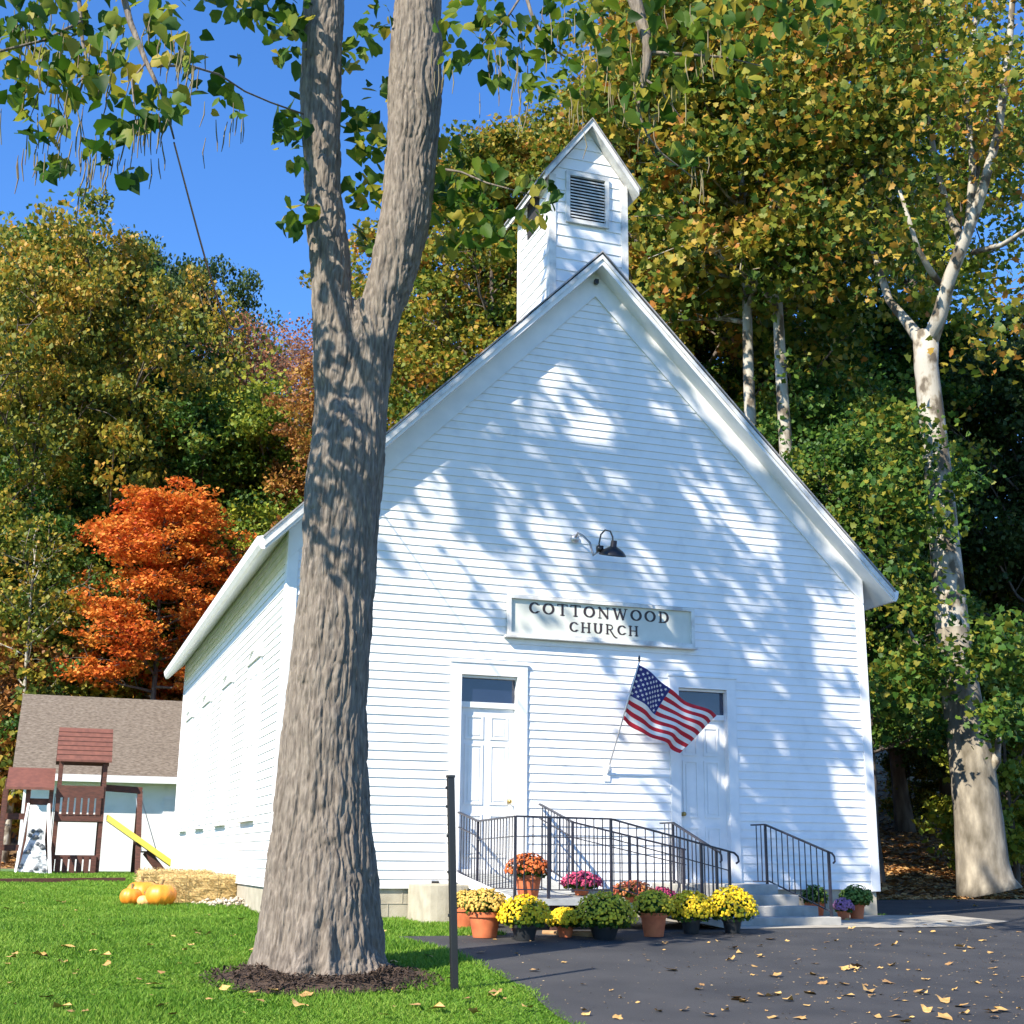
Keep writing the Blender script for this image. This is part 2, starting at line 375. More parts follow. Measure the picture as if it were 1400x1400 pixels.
siding=MB(); siding.prism([(0,ZF),(W,ZF),(W,soff(W)),(W/2,soff(W/2)),(0,soff(0))],LC-.12,LC-.003); siding.build('rear_wall',MT['white'],ch)
# corner boards
for (xa,xb,ya,yb) in ((-.028,.13,-.028,0.0),(-.028,-.003,.0,.15),(W-.13,W+.028,-.028,0.0),(W+.003,W+.028,0,.15),(-.028,-.003,LC-.14,LC),(W+.003,W+.028,LC-.14,LC)):
    mb=MB(); mb.box(xa,xb,ya,yb,ZF-.03,soff(0)+(.02 if xb-xa<.1 else .0)); bevel(mb.build('corner_board',MT['trim'],ch),.004,1)
# roof body (soffit and fascia) + shingles
def rp(t):      # roof section offset down by t vertically, eaves cut plumb
    return [(-EX,HE-t),(W/2,HA-t),(W+EX,HE-t)]
mb=MB(); a=rp(.035); b=rp(.22)
for y0,y1 in ((-OV,LC+.12),):
    for (p,q,r_,s_) in ((a[0],a[1],b[1],b[0]),(a[1],a[2],b[2],b[1])):
        mb.hexa([(r_[0] if p is a[1] else s_[0],y0,0)]*0 or [
            (s_[0],y0,s_[1]),(r_[0],y0,r_[1]),(r_[0],y1,r_[1]),(s_[0],y1,s_[1]),
            (p[0],y0,p[1]),(q[0],y0,q[1]),(q[0],y1,q[1]),(p[0],y1,p[1])])
rf=mb.build('roof',MT['trim'],ch)
mb=MB(); a=[(-EX-.03,HE-.065),(W/2,HA-.005),(W+EX+.03,HE-.065)]
for i in (0,1):
    p,q=a[i],a[i+1]; t=.03; y0,y1=-OV-.03,LC+.15
    mb.hexa([(p[0],y0,p[1]),(q[0],y0,q[1]),(q[0],y1,q[1]),(p[0],y1,p[1]),(p[0],y0,p[1]+t),(q[0],y0,q[1]+t),(q[0],y1,q[1]+t),(p[0],y1,p[1]+t)])
mb.build('shingles',MT['roof'],rf)
# rake trim boards on the gable (frieze) and moulding on the rake
for side in (0,1):
    mb=MB(); zt=lambda x: soff(x)
    def X(x): return x if side==0 else W-x
    for (d0,d1,y) in ((0.0,.27,-.032),(.27,.30,-.045)):
        p=[(X(0.0),soff(0)-d1-.12),(X(W/2),soff(W/2)-d1-.12),(X(W/2),soff(W/2)-d0+(.0 if d0==0 else -.12)),(X(0.0),soff(0)-d0+(0 if d0==0 else -.12))]
        mb.prism(p if side==0 else p[::-1],y,-.001)
    mb.build('rake_board',MT['trim'],ch)
    mb=MB(); p=[(X(-EX-.01),HE-.105),(X(W/2),HA-.045),(X(W/2),HA-.10-.045),(X(-EX-.01),HE-.105-.10)]
    p=[(X(-EX-.01),HE-.19),(X(W/2),HA-.12),(X(W/2),HA-.045),(X(-EX-.01),HE-.105)]
    mb.prism(p if side==0 else p[::-1],-OV-.022,-OV-.001); mb.build('rake_moulding',MT['old_shadow_trim'],rf)
# eave gutters
for x,s_ in ((-EX,-1),(W+EX,1)):
    mb=MB(); pr=[(0,-.02),(0,-.22),(s_*.05,-.22),(s_*.09,-.16),(s_*.11,-.07),(s_*.11,-.05)]
    prof=[(x+a_,HE+c_) for a_,c_ in pr]
    mb.prism(prof if s_>0 else prof[::-1],-OV+.0,LC+.12) if False else None
    n=len(prof); b0=len(mb.v)
    for y in (-OV+.01,LC+.12): mb.v+=[(p_[0],y,p_[1]) for p_ in prof]
    for i in range(n): j=(i+1)%n; mb.f.append((i,j,n+j,n+i)); mb.mi.append(0)
    mb.f.append(tuple(range(n))); mb.f.append(tuple(range(n,2*n))); mb.mi+=[0,0]
    mb.build('gutter',MT['trim'],rf)
mb=MB(); mb.box(W/2-.03,W/2+.03,-.12,-.05,HA-.44,HA-.37); mb.build('gable_bracket',MT['black'],ch)
# side windows: white closed shutters in wide casings
for k in range(4):
    yc=2.5+.05+3.2242*k; wi=.52
    wn=MB(); x0=-.045
    for ya,yb,za,zb in ((yc-wi-.13,yc-wi,1.36,3.75),(yc+wi,yc+wi+.13,1.36,3.75),(yc-wi,yc+wi,3.62,3.75)): wn.box(x0,-.0,ya,yb,za,zb)
    wo=wn.build('window',MT['trim'],ch)
    m2=MB(); 
    for s_ in (0,1):
        ya=yc-wi+.01+s_*wi; yb=ya+wi-.02
        m2.box(-.03,-.001,ya,yb,1.40,3.62)
        for (za,zb) in ((1.40,1.50),(2.45,2.55),(3.52,3.62)): m2.box(-.042,-.0305,ya+.085,yb-.085,za,zb)
        m2.box(-.042,-.0305,ya,ya+.08,1.40,3.62); m2.box(-.042,-.0305,yb-.08,yb,1.40,3.62)
    m2.build('shutter',MT['white'],wo)
    m3=MB(); m3.box(-.10,0,yc-wi-.17,yc+wi+.17,1.31,1.358); m3.build('sill',MT['old_shadow_trim'],wo)
    m3=MB(); m3.box(-.08,0,yc-wi-.17,yc+wi+.17,3.752,3.79)
    m3.hexa([(-.06,yc-wi-.16,3.79),(-.002,yc-wi-.16,3.79),(-.002,yc+wi+.16,3.79),(-.06,yc+wi+.16,3.79),(-.06,yc-.02,3.93),(-.002,yc-.02,3.93),(-.002,yc+.02,3.93),(-.10,yc+.02,3.93)])
    m3.build('cornice',MT['trim'],wo)
# doors
def door(Dr,cas,knob):
    x0,x1,z0,z1=Dr; zt=z1-.42
    dr=MB()
    yd=.10
    dr.box(x0,x1,yd,yd+.05,z0+.04,zt-.04)
    do=dr.build('door',MT['trim'],ch)
    pn=MB(); wx=(x1-x0)
    for (pa,pb) in ((x0+.10,x0+wx/2-.05),(x0+wx/2+.05,x1-.10)):
        for (za,zb) in ((z0+.20,z0+.80),(z0+.93,z0+1.78),(z0+1.85,zt-.15)):
            # raised frame around each panel
            for q in ((pa,pb,za,za+.03),(pa,pb,zb-.03,zb),(pa,pa+.03,za+.03,zb-.03),(pb-.03,pb,za+.03,zb-.03)): pn.box(q[0],q[1],yd-.014,yd-.001,q[2],q[3])
            pn.box(pa+.055,pb-.055,yd-.009,yd-.001,za+.055,zb-.055)
    pn.build('door_panel',MT['trim'],do)
    kb=MB(); kx=x1-.08 if knob>0 else x0+.08
    kb.lathe([(.0,0),(.028,0),(.03,.01),(.012,.02),(.012,.05),(.03,.06),(.033,.08),(.02,.1),(0,.105)],10)
    kb.v=[(kx+a_,yd-.001-c_,z0+.98+b_) for a_,b_,c_ in kb.v]
    kb.build('handle',MT['brass'],do,smooth=True)
    tr=MB(); tr.box(x0,x1,.085,.10,zt+.04,z1-.035); to=tr.build('transom',MT['glass'],ch)
    fr=MB(); fr.box(x0,x1,.06,.13,zt-.04,zt+.04); fr.box(x0,x1,.02,.13,z1-.035,z1); fr.box(x0,x1,0.0,.15,z0-.02,z0+.04)
    # reveals
    fr.box(x0-.02,x0,-.0,.13,z0,z1); fr.box(x1,x1+.02,-.0,.13,z0,z1)
    fr.build('door_frame',MT['trim'],ch)
    cs=MB(); cw=.155
    cs.box(x0-cw,x0-.001,-.04,-.0005,z0-.03,z1+.0); cs.box(x1+.001,x1+cw,-.04,-.0005,z0-.03,z1)
    cs.box(x0-cw,x1+cw,-.04,-.0005,z1+.001,z1+.17); cs.box(x0-cw-.02,x1+cw+.02,-.055,-.0005,z1+.171,z1+.20)
    cs.build('door_casing',MT['trim'],ch)
door(D1,0,1); door(D2,0,-1)
mb=MB(); mb.box(2.2,2.3,-.03,.0,ZF+.02,ZF+.1); mb.build('vent_grille',MT['dark'],ch)
# belfry
bx0,bx1,by0,by1,bz0,bz1=4.03,5.38,.25,1.80,8.9,11.82; bxm=(bx0+bx1)/2; bap=12.86
bt=MB(); bt.prism([(bx0,bz0),(bx1,bz0),(bx1,bz1),(bxm,bz1+.90),(bx0,bz1)],by0+.003,by1); bo=bt.build('belfry',MT['white'],ch)
bsl=.90/(bxm-bx0)
siding_front('belfry_siding',9.3,12.7,lambda z:bx0+max(0,(z-bz1)/bsl),lambda z:bx1-max(0,(z-bz1)/bsl),by0,[(4.36,4.99,11.05,11.84)],expo=.205,parent=bo)
mb=MB(); mb_r=MB(); z=9.0
while z<bz1:
    z1=min(z+.205,bz1); q=[(bx0-.018,by0,z),(bx0-.018,by1,z),(bx0-.001,by1,z1),(bx0-.001,by0,z1)]; mb.face(q[::-1]); mb.face([(bx0-.018,by0,z),(bx0,by0,z),(bx0,by1,z),(bx0-.018,by1,z)])
    mb,mb_r=mb_r,mb
    q=[(bx1+.018,by0,z),(bx1+.018,by1,z),(bx1+.001,by1,z1),(bx1+.001,by0,z1)]; mb.face(q); mb.face([(bx1+.018,by0,z),(bx1,by0,z),(bx1,by1,z),(bx1+.018,by1,z)]); mb,mb_r=mb_r,mb; z=z1
mb.build('belfry_siding',MT['white'],bo); mb_r.build('belfry_siding',MT['white'],bo)
for (xa,xb,ya,yb) in ((bx0-.03,bx0+.09,by0-.03,by0-.001),(bx1-.09,bx1+.03,by0-.03,by0-.001),(bx0-.03,bx0-.001,by0,by0+.1),(bx0-.03,bx0-.001,by1-.1,by1),(bx1+.001,bx1+.03,by0,by0+.1)):
    mb=MB(); mb.box(xa,xb,ya,yb,9.0,bz1+(.0 if xb-xa<.05 else -.0)); mb.build('belfry_corner_board',MT['old_shadow_trim'],bo)
lv=MB(); lx0,lx1,lz0,lz1=4.36,4.99,11.05,11.84
lv.box(lx0,lx1,by0-.004,by0+.002,lz0,lz1); lo=lv.build('louver',MT['dark'],bo)
mb=MB(); n=13
for i in range(n):
    z=lz0+.03+(lz1-lz0-.06)*i/n
    mb.hexa([(lx0+.01,by0-.055,z),(lx1-.01,by0-.055,z),(lx1-.01,by0-.01,z+.03),(lx0+.01,by0-.01,z+.03),(lx0+.01,by0-.055,z+.022),(lx1-.01,by0-.055,z+.022),(lx1-.01,by0-.01,z+.05),(lx0+.01,by0-.01,z+.05)])
mb.build('louver_slats',MT['old_shadow_trim'],bo)
mb=MB()
for q in ((lx0-.07,lx0,lz0-.07,lz1+.07),(lx1,lx1+.07,lz0-.07,lz1+.07),(lx0,lx1,lz0-.07,lz0),(lx0,lx1,lz1,lz1+.07)): mb.box(q[0],q[1],by0-.06,by0-.002,q[2],q[3])
mb.build('louver_frame',MT['old_shadow_trim'],bo)
# belfry side louver (dark patch on the left face)
mb=MB(); mb.box(bx0-.03,bx0-.019,.75,1.3,11.1,11.75); mb.build('side_louver',MT['dark'],bo)
mb=MB(); ex=.17; rz=bz1+.10; rt_=.12
yA,yB=by0-.20,by1+.45
zl=bz1+.14-ex*bsl; zr=bap-.0
bs2=(bap-(bz1+.14))/(bxm-bx0); zl=bap-bs2*(bxm-bx0+ex)
for sg in (-1,1):
    x_e=bxm+sg*(bxm-bx0+ex)
    P=[(x_e,yA,zl-rt_),(bxm,yA,bap-rt_),(bxm,yB,bap-rt_),(x_e,yB,zl-rt_),(x_e,yA,zl),(bxm,yA,bap),(bxm,yB,bap),(x_e,yB,zl)]
    if sg>0: P=[P[1],P[0],P[3],P[2],P[5],P[4],P[7],P[6]]
    mb.hexa(P)
mb.build('belfry_roof',MT['old_shadow_trim'],bo)
mb=MB()
for sg in (-1,1):
    x_e=bxm+sg*(bxm-bx0+ex+.03)
    z_=zl+.004-bs2*.03
    P=[(x_e,yA-.02,z_),(bxm,yA-.02,bap+.004),(bxm,yB+.02,bap+.004),(x_e,yB+.02,z_),(x_e,yA-.02,z_+.03),(bxm,yA-.02,bap+.034),(bxm,yB+.02,bap+.034),(x_e,yB+.02,z_+.03)]
    if sg>0: P=[P[1],P[0],P[3],P[2],P[5],P[4],P[7],P[6]]
    mb.hexa(P)
mb.build('belfry_shingles',MT['roof'],bo)
# ------------------------------------------------------------------ name board
sg=empty('church_sign',(4.77,-.03,4.3),label='long white name board reading COTTONWOOD CHURCH in dark letters above the doors',cat='sign')
sx0,sx1,sz0,sz1=3.25,6.30,3.985,4.59
mb=MB(); mb.box(sx0+.05,sx1-.05,-.055,-.018,sz0+.05,sz1-.05); mb.build('sign_panel',MT['sign'],sg)
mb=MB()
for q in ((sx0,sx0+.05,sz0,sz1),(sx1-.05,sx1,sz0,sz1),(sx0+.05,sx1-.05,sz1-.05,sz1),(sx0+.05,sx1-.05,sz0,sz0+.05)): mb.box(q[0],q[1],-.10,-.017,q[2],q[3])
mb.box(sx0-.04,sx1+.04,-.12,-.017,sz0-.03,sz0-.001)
mb.build('sign_frame',MT['old_shadow_trim'],sg)  # darker trim colour paints in the shadow line along the frame
def arc(cx,cz,rx,rz,a0,a1,n=14): return [(cx+rx*math.cos(R(a0+(a1-a0)*i/n)),cz+rz*math.sin(R(a0+(a1-a0)*i/n))) for i in range(n+1)]
TH,TN,SF=.20,.10,.30      # thick, thin, serif in letter units (height 1)
GL={
 'C':(.86,[(arc(.45,.5,.36,.43,48,312),('v',))],[(.66,.78,.84,.78,.09),(.66,.2,.84,.2,.09)]),
 'O':(.98,[(arc(.49,.5,.38,.43,0,360,24),('v',))],[]),
 'T':(.86,[([(.43,0),(.43,1)],TH),([(.02,.95),(.84,.95)],TN)],[(.25,.04,.61,.04,.08),(.05,.86,.05,.86,.13),(.81,.86,.81,.86,.13)]),
 'N':(1.0,[([(.17,0),(.17,.98)],TN),([(.12,.98),(.82,.02)],TH),([(.82,.02),(.82,.98)],TN)],[(.02,.04,.34,.04,.08),(.02,.96,.22,.96,.08),(.66,.96,.98,.96,.08)]),
 'W':(1.3,[([(.16,.98),(.42,.02)],TH),([(.42,.02),(.66,.96)],TN),([(.62,.96),(.90,.02)],TH),([(.90,.02),(1.14,.98)],TN)],[(.0,.96,.32,.96,.08),(.5,.96,.76,.96,.08),(1.0,.96,1.28,.96,.08)]),
 'D':(.95,[([(.2,0),(.2,1)],TH),([(.12,.95),(.42,.95)]+arc(.42,.5,.38,.45,90,-90)+[(.12,.05)],('v',))],[(.03,.04,.3,.04,.08),(.03,.96,.3,.96,.08)]),
 'H':(1.0,[([(.2,0),(.2,1)],TH),([(.8,0),(.8,1)],TH),([(.2,.5),(.8,.5)],TN)],[(.02,.04,.38,.04,.08),(.02,.96,.38,.96,.08),(.62,.04,.98,.04,.08),(.62,.96,.98,.96,.08)]),
 'U':(.98,[([(.2,1),(.2,.36)]+arc(.48,.36,.28,.31,180,360)+[(.76,1)],('u',))],[(.03,.96,.38,.96,.08),(.6,.96,.93,.96,.08)]),
 'R':(.98,[([(.2,0),(.2,1)],TH),([(.2,.94),(.42,.94)]+arc(.42,.71,.27,.23,90,-90)+[(.2,.48)],.12),([(.44,.48),(.62,.2),(.82,-.12),(1.02,-.30),(1.16,-.30)],.16)],[(.03,.04,.38,.04,.08),(.03,.96,.3,.96,.08)]),
}
def word(txt,xc,zb,h,wtot):
    adv=[GL[c][0] for c in txt]; gap=.20
    tot=sum(adv)+gap*(len(txt)-1); sx=wtot/tot; x=xc-wtot/2
    cnt=0
    for c,aw in zip(txt,adv):
        _,st,ser=GL[c]; mb=MB()
        for path,wd in st:
            for i in range(len(path)-1):
                (xa,za),(xb,zb_)=path[i],path[i+1]; dx=(xb-xa)*sx; dz=(zb_-za)*h; L=math.hypot(dx,dz) or 1
                if isinstance(wd,tuple):
                    vert=abs(dz)/L; t=(.09+.14*vert)*h
                else: t=wd*h
                nx_,nz_=-dz/L*t/2,dx/L*t/2; ex_,ez_=dx/L*t*.12,dz/L*t*.12
                X0,Z0,X1,Z1=x+xa*sx-ex_,zb+za*h-ez_,x+xb*sx+ex_,zb+zb_*h+ez_
                y=-.0565-.0004*(cnt%7); cnt+=1
                mb.hexa([(X0-nx_,y,Z0-nz_),(X1-nx_,y,Z1-nz_),(X1-nx_,-.0552,Z1-nz_),(X0-nx_,-.0552,Z0-nz_),(X0+nx_,y,Z0+nz_),(X1+nx_,y,Z1+nz_),(X1+nx_,-.0552,Z1+nz_),(X0+nx_,-.0552,Z0+nz_)])
        for xa,za,xb,zc,t in ser:
            if xa==xb: xa-=.035; xb+=.035
            y=-.0565-.0004*(cnt%7); cnt+=1
            mb.box(x+xa*sx,x+xb*sx,y,-.0552,zb+(za-t/2)*h,zb+(zc+t/2)*h)
        mb.build('letter',MT['letter'],sg); x+=(aw+gap)*sx
word('COTTONWOOD',4.74,4.335,.175,2.30)
word('CHURCH',4.80,4.10,.155,1.13)
# ------------------------------------------------------------------ gooseneck lamp
P0=on(1,0,785,737)
lp=empty('wall_lamp',(P0.x,-.02,P0.z),label='black gooseneck lamp on a pale curved arm high on the gable',cat='lamp')
mb=MB(); mb.lathe([(0,0),(.07,0),(.07,.02),(.03,.05),(0,.05)],14); mb.v=[(P0.x+a_,-.018-c_,P0.z+b_) for a_,b_,c_ in mb.v]; mb.build('wall_plate',MT['metal'],lp,smooth=True)
yl=-.6; A=on(1,yl,820,752); B=on(1,yl,832,722); Cc=on(1,yl-.1,836,735)
mb=MB(); mb.tube([P0+Vector((0,-.03,0)),P0+Vector((.0,-.15,.06)),P0+Vector((.01,-.33,-.02)),(P0.x+.06,-.48,P0.z-.16),(A.x-.08,yl+.06,A.z-.08),A],.017,8); mb.build('arm',MT['armgrey'],lp,smooth=True)
mb=MB(); mb.tube([A,A+Vector((-.01,0,.1)),A+Vector((.02,0,.24)),A+Vector((.08,-.02,.31)),A+Vector((.15,-.05,.29)),A+Vector((.18,-.07,.20)),A+Vector((.18,-.08,.08))],.013,8); mb.box(A.x-.045,A.x+.045,yl-.04,yl+.04,A.z-.03,A.z+.06); mb.build('gooseneck',MT['black'],lp,smooth=True)
mb=MB(); q=A+Vector((.18,-.08,.0)); mb.lathe([(0,.14),(.045,.14),(.05,.05),(.09,.03),(.155,-.01),(.20,-.065),(.205,-.085),(.195,-.08),(.14,-.02),(.04,.02),(0,.02)],20); mb.v=[(q.x+a_,q.y+b_*math.cos(.3)-c_*math.sin(.3),q.z+c_*math.cos(.3)+b_*math.sin(.3)) for a_,b_,c_ in mb.v]
mb.build('lamp_shade',MT['black'],lp,smooth=True)
# ------------------------------------------------------------------ flag
P0=on(1,-.03,830,1057); top=on(1,-1.0,874,905)
fl=empty('flag',tuple(P0),label='American flag hanging from an angled pole between the two doors',cat='flag')
mb=MB(); mb.box(P0.x-.05,P0.x+.05,-.03,-.017,P0.z-.12,P0.z+.1); mb.tube([P0,P0+(top-P0).normalized()*.14],.022,8); mb.build('pole_bracket',MT['trim'],fl)
mb=MB(); mb.tube([P0,top],[.013,.011],8); mb.build('pole',MT['metal'],fl,smooth=True)
mb=MB(); mb.lathe([(0,0),(.02,.01),(.012,.03),(.022,.05),(.012,.08),(0,.1)],8,tuple(top)); mb.build('finial',MT['black'],fl,smooth=True)
pd=(top-P0).normalized(); h0=top-pd*.04; h1=top-pd*.93
Ft=on(1,-.78,980,980); Fb=on(1,-.62,932,1028)
def fpt(u,v):      # u along fly, v down hoist
    a_=h0.lerp(Ft,u); b_=h1.lerp(Fb,u); p=a_.lerp(b_,v)
    sag=-.07*math.sin(math.pi*u)*(1-.3*v)
    wv=.055*math.sin(u*9+v*2.4)*u**.5+.03*math.sin(u*17-v*4)
    p=p+Vector((.25*wv,-wv,sag*.6+.02*math.sin(u*8+2.5*v)*(u)))
    return p
NU,NV=52,39; V=[]; Fq=[]; mi=[]
for j in range(NV+1):
    for i in range(NU+1): V.append(tuple(fpt(i/NU,j/NV)))
for j in range(NV):
    for i in range(NU):
        b0=j*(NU+1)+i; Fq.append((b0,b0+1,b0+NU+2,b0+NU+1)); st=j//3
        mi.append(2 if (i<NU*.4 and st<7) else (0 if st%2==0 else 1))
me=bpy.data.meshes.new('flag_cloth'); me.from_pydata(V,[],Fq); me.polygons.foreach_set('material_index',mi); me.polygons.foreach_set('use_smooth',[True]*len(Fq))
fc=link('flag_cloth',me,fl,[MT['red'],MT['fwhite'],MT['blue']])
m=fc.modifiers.new('thickness','SOLIDIFY'); m.thickness=.002
mb=MB()
for r_ in range(9):
    for c_ in range(6 if r_%2==0 else 5):
        u=(.4/12)*(1+2*c_+(r_%2)); v=(7/13/10)*(1+r_)
        c0=fpt(u,v); du=(fpt(u+.01,v)-c0).normalized(); dv=(fpt(u,v+.01)-c0).normalized(); nn=du.cross(dv).normalized()
        for sgn in (1,-1):
            pts=[]
            for k in range(10):
                rr=.027 if k%2==0 else .012; t=math.pi*k/5
                pts.append(c0+nn*sgn*.004-dv*rr*math.cos(t)+du*rr*math.sin(t))
            mb.face(pts)
mb.build('flag_stars',MT['fwhite'],fl)
# ------------------------------------------------------------------ steps, ramp, pier
st=empty('entrance_steps',(6.4,-1,0),label='grey concrete steps and landing before the right hand door',cat='steps')
zs=[.49,.355,.215,.085]; ys=[(-1.1,-.045),(-1.38,-1.1),(-1.68,-1.38),(-2.02,-1.68)]; xs=[(5.52,7.0),(5.52,7.16),(5.52,7.28),(5.50,7.42)]
for z_,(ya,yb),(xa,xb) in zip(zs,ys,xs):
    mb=MB(); mb.box(xa,xb,ya,yb-.001,-.15,z_); bevel(mb.build('step' if z_<.4 else 'landing',MT['conc'],st),.012)
rm=empty('access_ramp',(3.5,-1.5,.1),label='grey wheelchair ramp turning from the left door down along the front wall',cat='ramp')
def slab(name,P,t,m):
    mb=MB(); mb.hexa([(x,y,z-t) for x,y,z in P]+[(x,y,z) for x,y,z in P]); return mb.build(name,m,rm)
slab('upper_ramp',[(2.5,-1.28,.385),(3.83,-1.28,.385),(3.83,-.045,.6),(2.5,-.045,.6)],.05,MT['deck'])
slab('turning_platform',[(2.5,-2.5,.335),(3.83,-2.5,.335),(3.83,-1.283,.383),(2.5,-1.283,.383)],.05,MT['deck'])
slab('lower_ramp',[(3.833,-2.5,.332),(5.48,-2.5,.03),(5.48,-1.283,.03),(3.833,-1.283,.38)],.05,MT['deck'])
for P in ([(2.46,-2.53,.335),(2.46,-.05,.62)],):
    mb=MB(); mb.hexa([(2.46,-2.54,.24),(2.497,-2.54,.24),(2.497,-.05,.52),(2.46,-.05,.52),(2.46,-2.54,.36),(2.497,-2.54,.36),(2.497,-.05,.64),(2.46,-.05,.64)]); mb.build('edge_board',MT['white'],rm)
mb=MB(); mb.hexa([(2.5,-2.54,.26),(3.83,-2.54,.26),(3.83,-2.503,.26),(2.5,-2.503,.26),(2.5,-2.54,.335),(3.83,-2.54,.335),(3.83,-2.503,.335),(2.5,-2.503,.335)])
mb.hexa([(3.831,-2.54,.255),(5.48,-2.54,-.04),(5.48,-2.503,-.04),(3.831,-2.503,.255),(3.831,-2.54,.333),(5.48,-2.54,.035),(5.48,-2.503,.035),(3.831,-2.503,.333)])
mb.build('edge_board',MT['deck'],rm)
for x,y in ((2.6,-2.4),(3.75,-2.4),(3.75,-1.4),(2.6,-1.3),(3.1,-2.4)):
    mb=MB(); mb.box(x-.045,x+.045,y-.045,y+.045,g(x,y)-.1,.28); mb.build('support_post',MT['wood'],rm)
mb=MB(); n=18; pr=[]
poly=[(1.86,-.04)]+[(2.18-.32*math.cos(R(a)),-.85-.12*math.sin(R(a))) for a in range(0,181,20)]+[(2.42,-.04)]
pier=MB(); nn=len(poly); pier.v=[(x,y,-.3) for x,y in poly]+[(x,y,.47) for x,y in poly]
pier.f=[tuple(range(nn))[::-1],tuple(range(nn,2*nn))]+[(i,(i+1)%nn,nn+(i+1)%nn,nn+i) for i in range(nn)]; pier.mi=[0]*len(pier.f)
po=pier.build('concrete_pier',MT['found']); bevel(po,.015); tag(po,'buff concrete pier with rounded front beside the ramp and the black post','pier')
# railings ------------------------------------------------------------
def railing(name,label,runs,posts,group=None,spacing=.115,curl=None,balzlo=None):
    """runs: list of (A,B) top rail points with floor heights; bottom rail parallel"""
    A0=runs[0][0]; r_=empty(name,(A0[0],A0[1],0),label=label,cat='railing',group=group)
    mb=MB()
    for A,B,drop,mid in runs: mb.bar(A,B,.04,.022)
    if curl:
        pts=[Vector(curl[0])+Vector(curl[1])*a_+Vector((0,0,b_)) for a_,b_ in ((0,0),(.08,-.01),(.13,-.05),(.14,-.11),(.10,-.14))]
        mb.tube(pts,.014,6)
    mb.build('handrail',MT['iron'],r_)
    for A,B,drop,mid in runs:
        A=Vector(A);B=Vector(B)
        mb=MB(); mb.bar(A-Vector((0,0,drop-.09)),B-Vector((0,0,drop-.09)),.026,.014); mb.build('bottom_rail',MT['iron'],r_)
        if mid: mb=MB(); mb.bar(A-Vector((0,0,mid)),B-Vector((0,0,mid)),.024,.012); mb.build('middle_rail',MT['iron'],r_)
        L=(B-A).length; n=max(1,int(L/spacing))
        for i in range(1,n):
            p=A.lerp(B,i/n); mb=MB(); mb.bar(p-Vector((0,0,.012 if not mid else .012)),p-Vector((0,0,drop-.09)),.012,.012); mb.build('baluster',MT['iron'],r_)
    for p,h in posts:
        mb=MB(); mb.bar(Vector(p),Vector(p)-Vector((0,0,h)),.032,.032); mb.build('post',MT['iron'],r_)
    return r_
xo=2.56
railing('ramp_railing','outer black iron railing round the front of the ramp behind the potted mums',
 [((xo,-.06,1.43),(xo,-.95,1.29),.88,.2),((xo,-.95,1.29),(xo,-2.46,1.315),.95,.24),((xo,-2.46,1.315),(3.84,-2.46,1.305),.96,.24),((3.84,-2.46,1.305),(5.5,-2.46,.925),.92,.24)],
 [((xo,-.95,1.29),.9),((xo,-2.46,1.31),1.0),((3.0,-2.46,1.31),.98),((3.84,-2.46,1.30),.98),((5.10,-2.46,1.01),1.0),((5.5,-2.46,.92),.95)],curl=((5.5,-2.46,.925),(1,0,-.1)))
xi=3.77
railing('ramp_railing','inner black iron railing running from the wall between the doors down beside the ramp',
 [((xi,-.06,1.57),(xi,-1.33,1.29),.9,.2),((xi,-1.33,1.29),(5.44,-1.33,.95),.90,.2)],
 [((xi,-1.33,1.29),.92),((4.6,-1.33,1.12),.9),((5.40,-1.33,.95),.92)])
def stair_rail(x,px,label,x2):
    a=(x,-.22,1.33); b=(x,-.62,1.33); c=(x2,-1.92,.94)
    r_=railing('stair_railing',label,[(a,b,.9,0),(b,c,.88,0)],[(b,.86),(c,.86)],group='iron railings flanking the steps',curl=(c,(0.05,-1,-.1)))
    return r_
stair_rail(5.6,0,'short black stair railing left of the steps, seen behind the ramp railings',5.6)
stair_rail(7.10,0,'short black stair railing on the right side of the concrete steps',7.33)
# ------------------------------------------------------------------ black post in the lawn
p=gp(622,1357); tp=at(616,1063,math.hypot(p.x-CX,p.y-CY))
pb=empty('metal_post',(p.x,p.y,p.z),label='slim black metal post standing in the grass at the edge of the asphalt',cat='post')
mb=MB(); u=(tp-p); mb.bar(p-Vector((0,0,.1)),tp,.062,.05); bevel(mb.build('post_shaft',MT['black'],pb),.008)
mb=MB(); mb.bar(tp-u*.001,tp+Vector((0,0,.02)),.068,.056); mb.build('post_cap',MT['plastic'],pb)
for t in (.35,.55,.72,.86,.95):
    mb=MB(); q=p.lerp(tp,t); mb.box(q.x-.045,q.x-.028,q.y-.012,q.y+.012,q.z-.012,q.z+.012); mb.build('clip',MT['plastic'],pb)
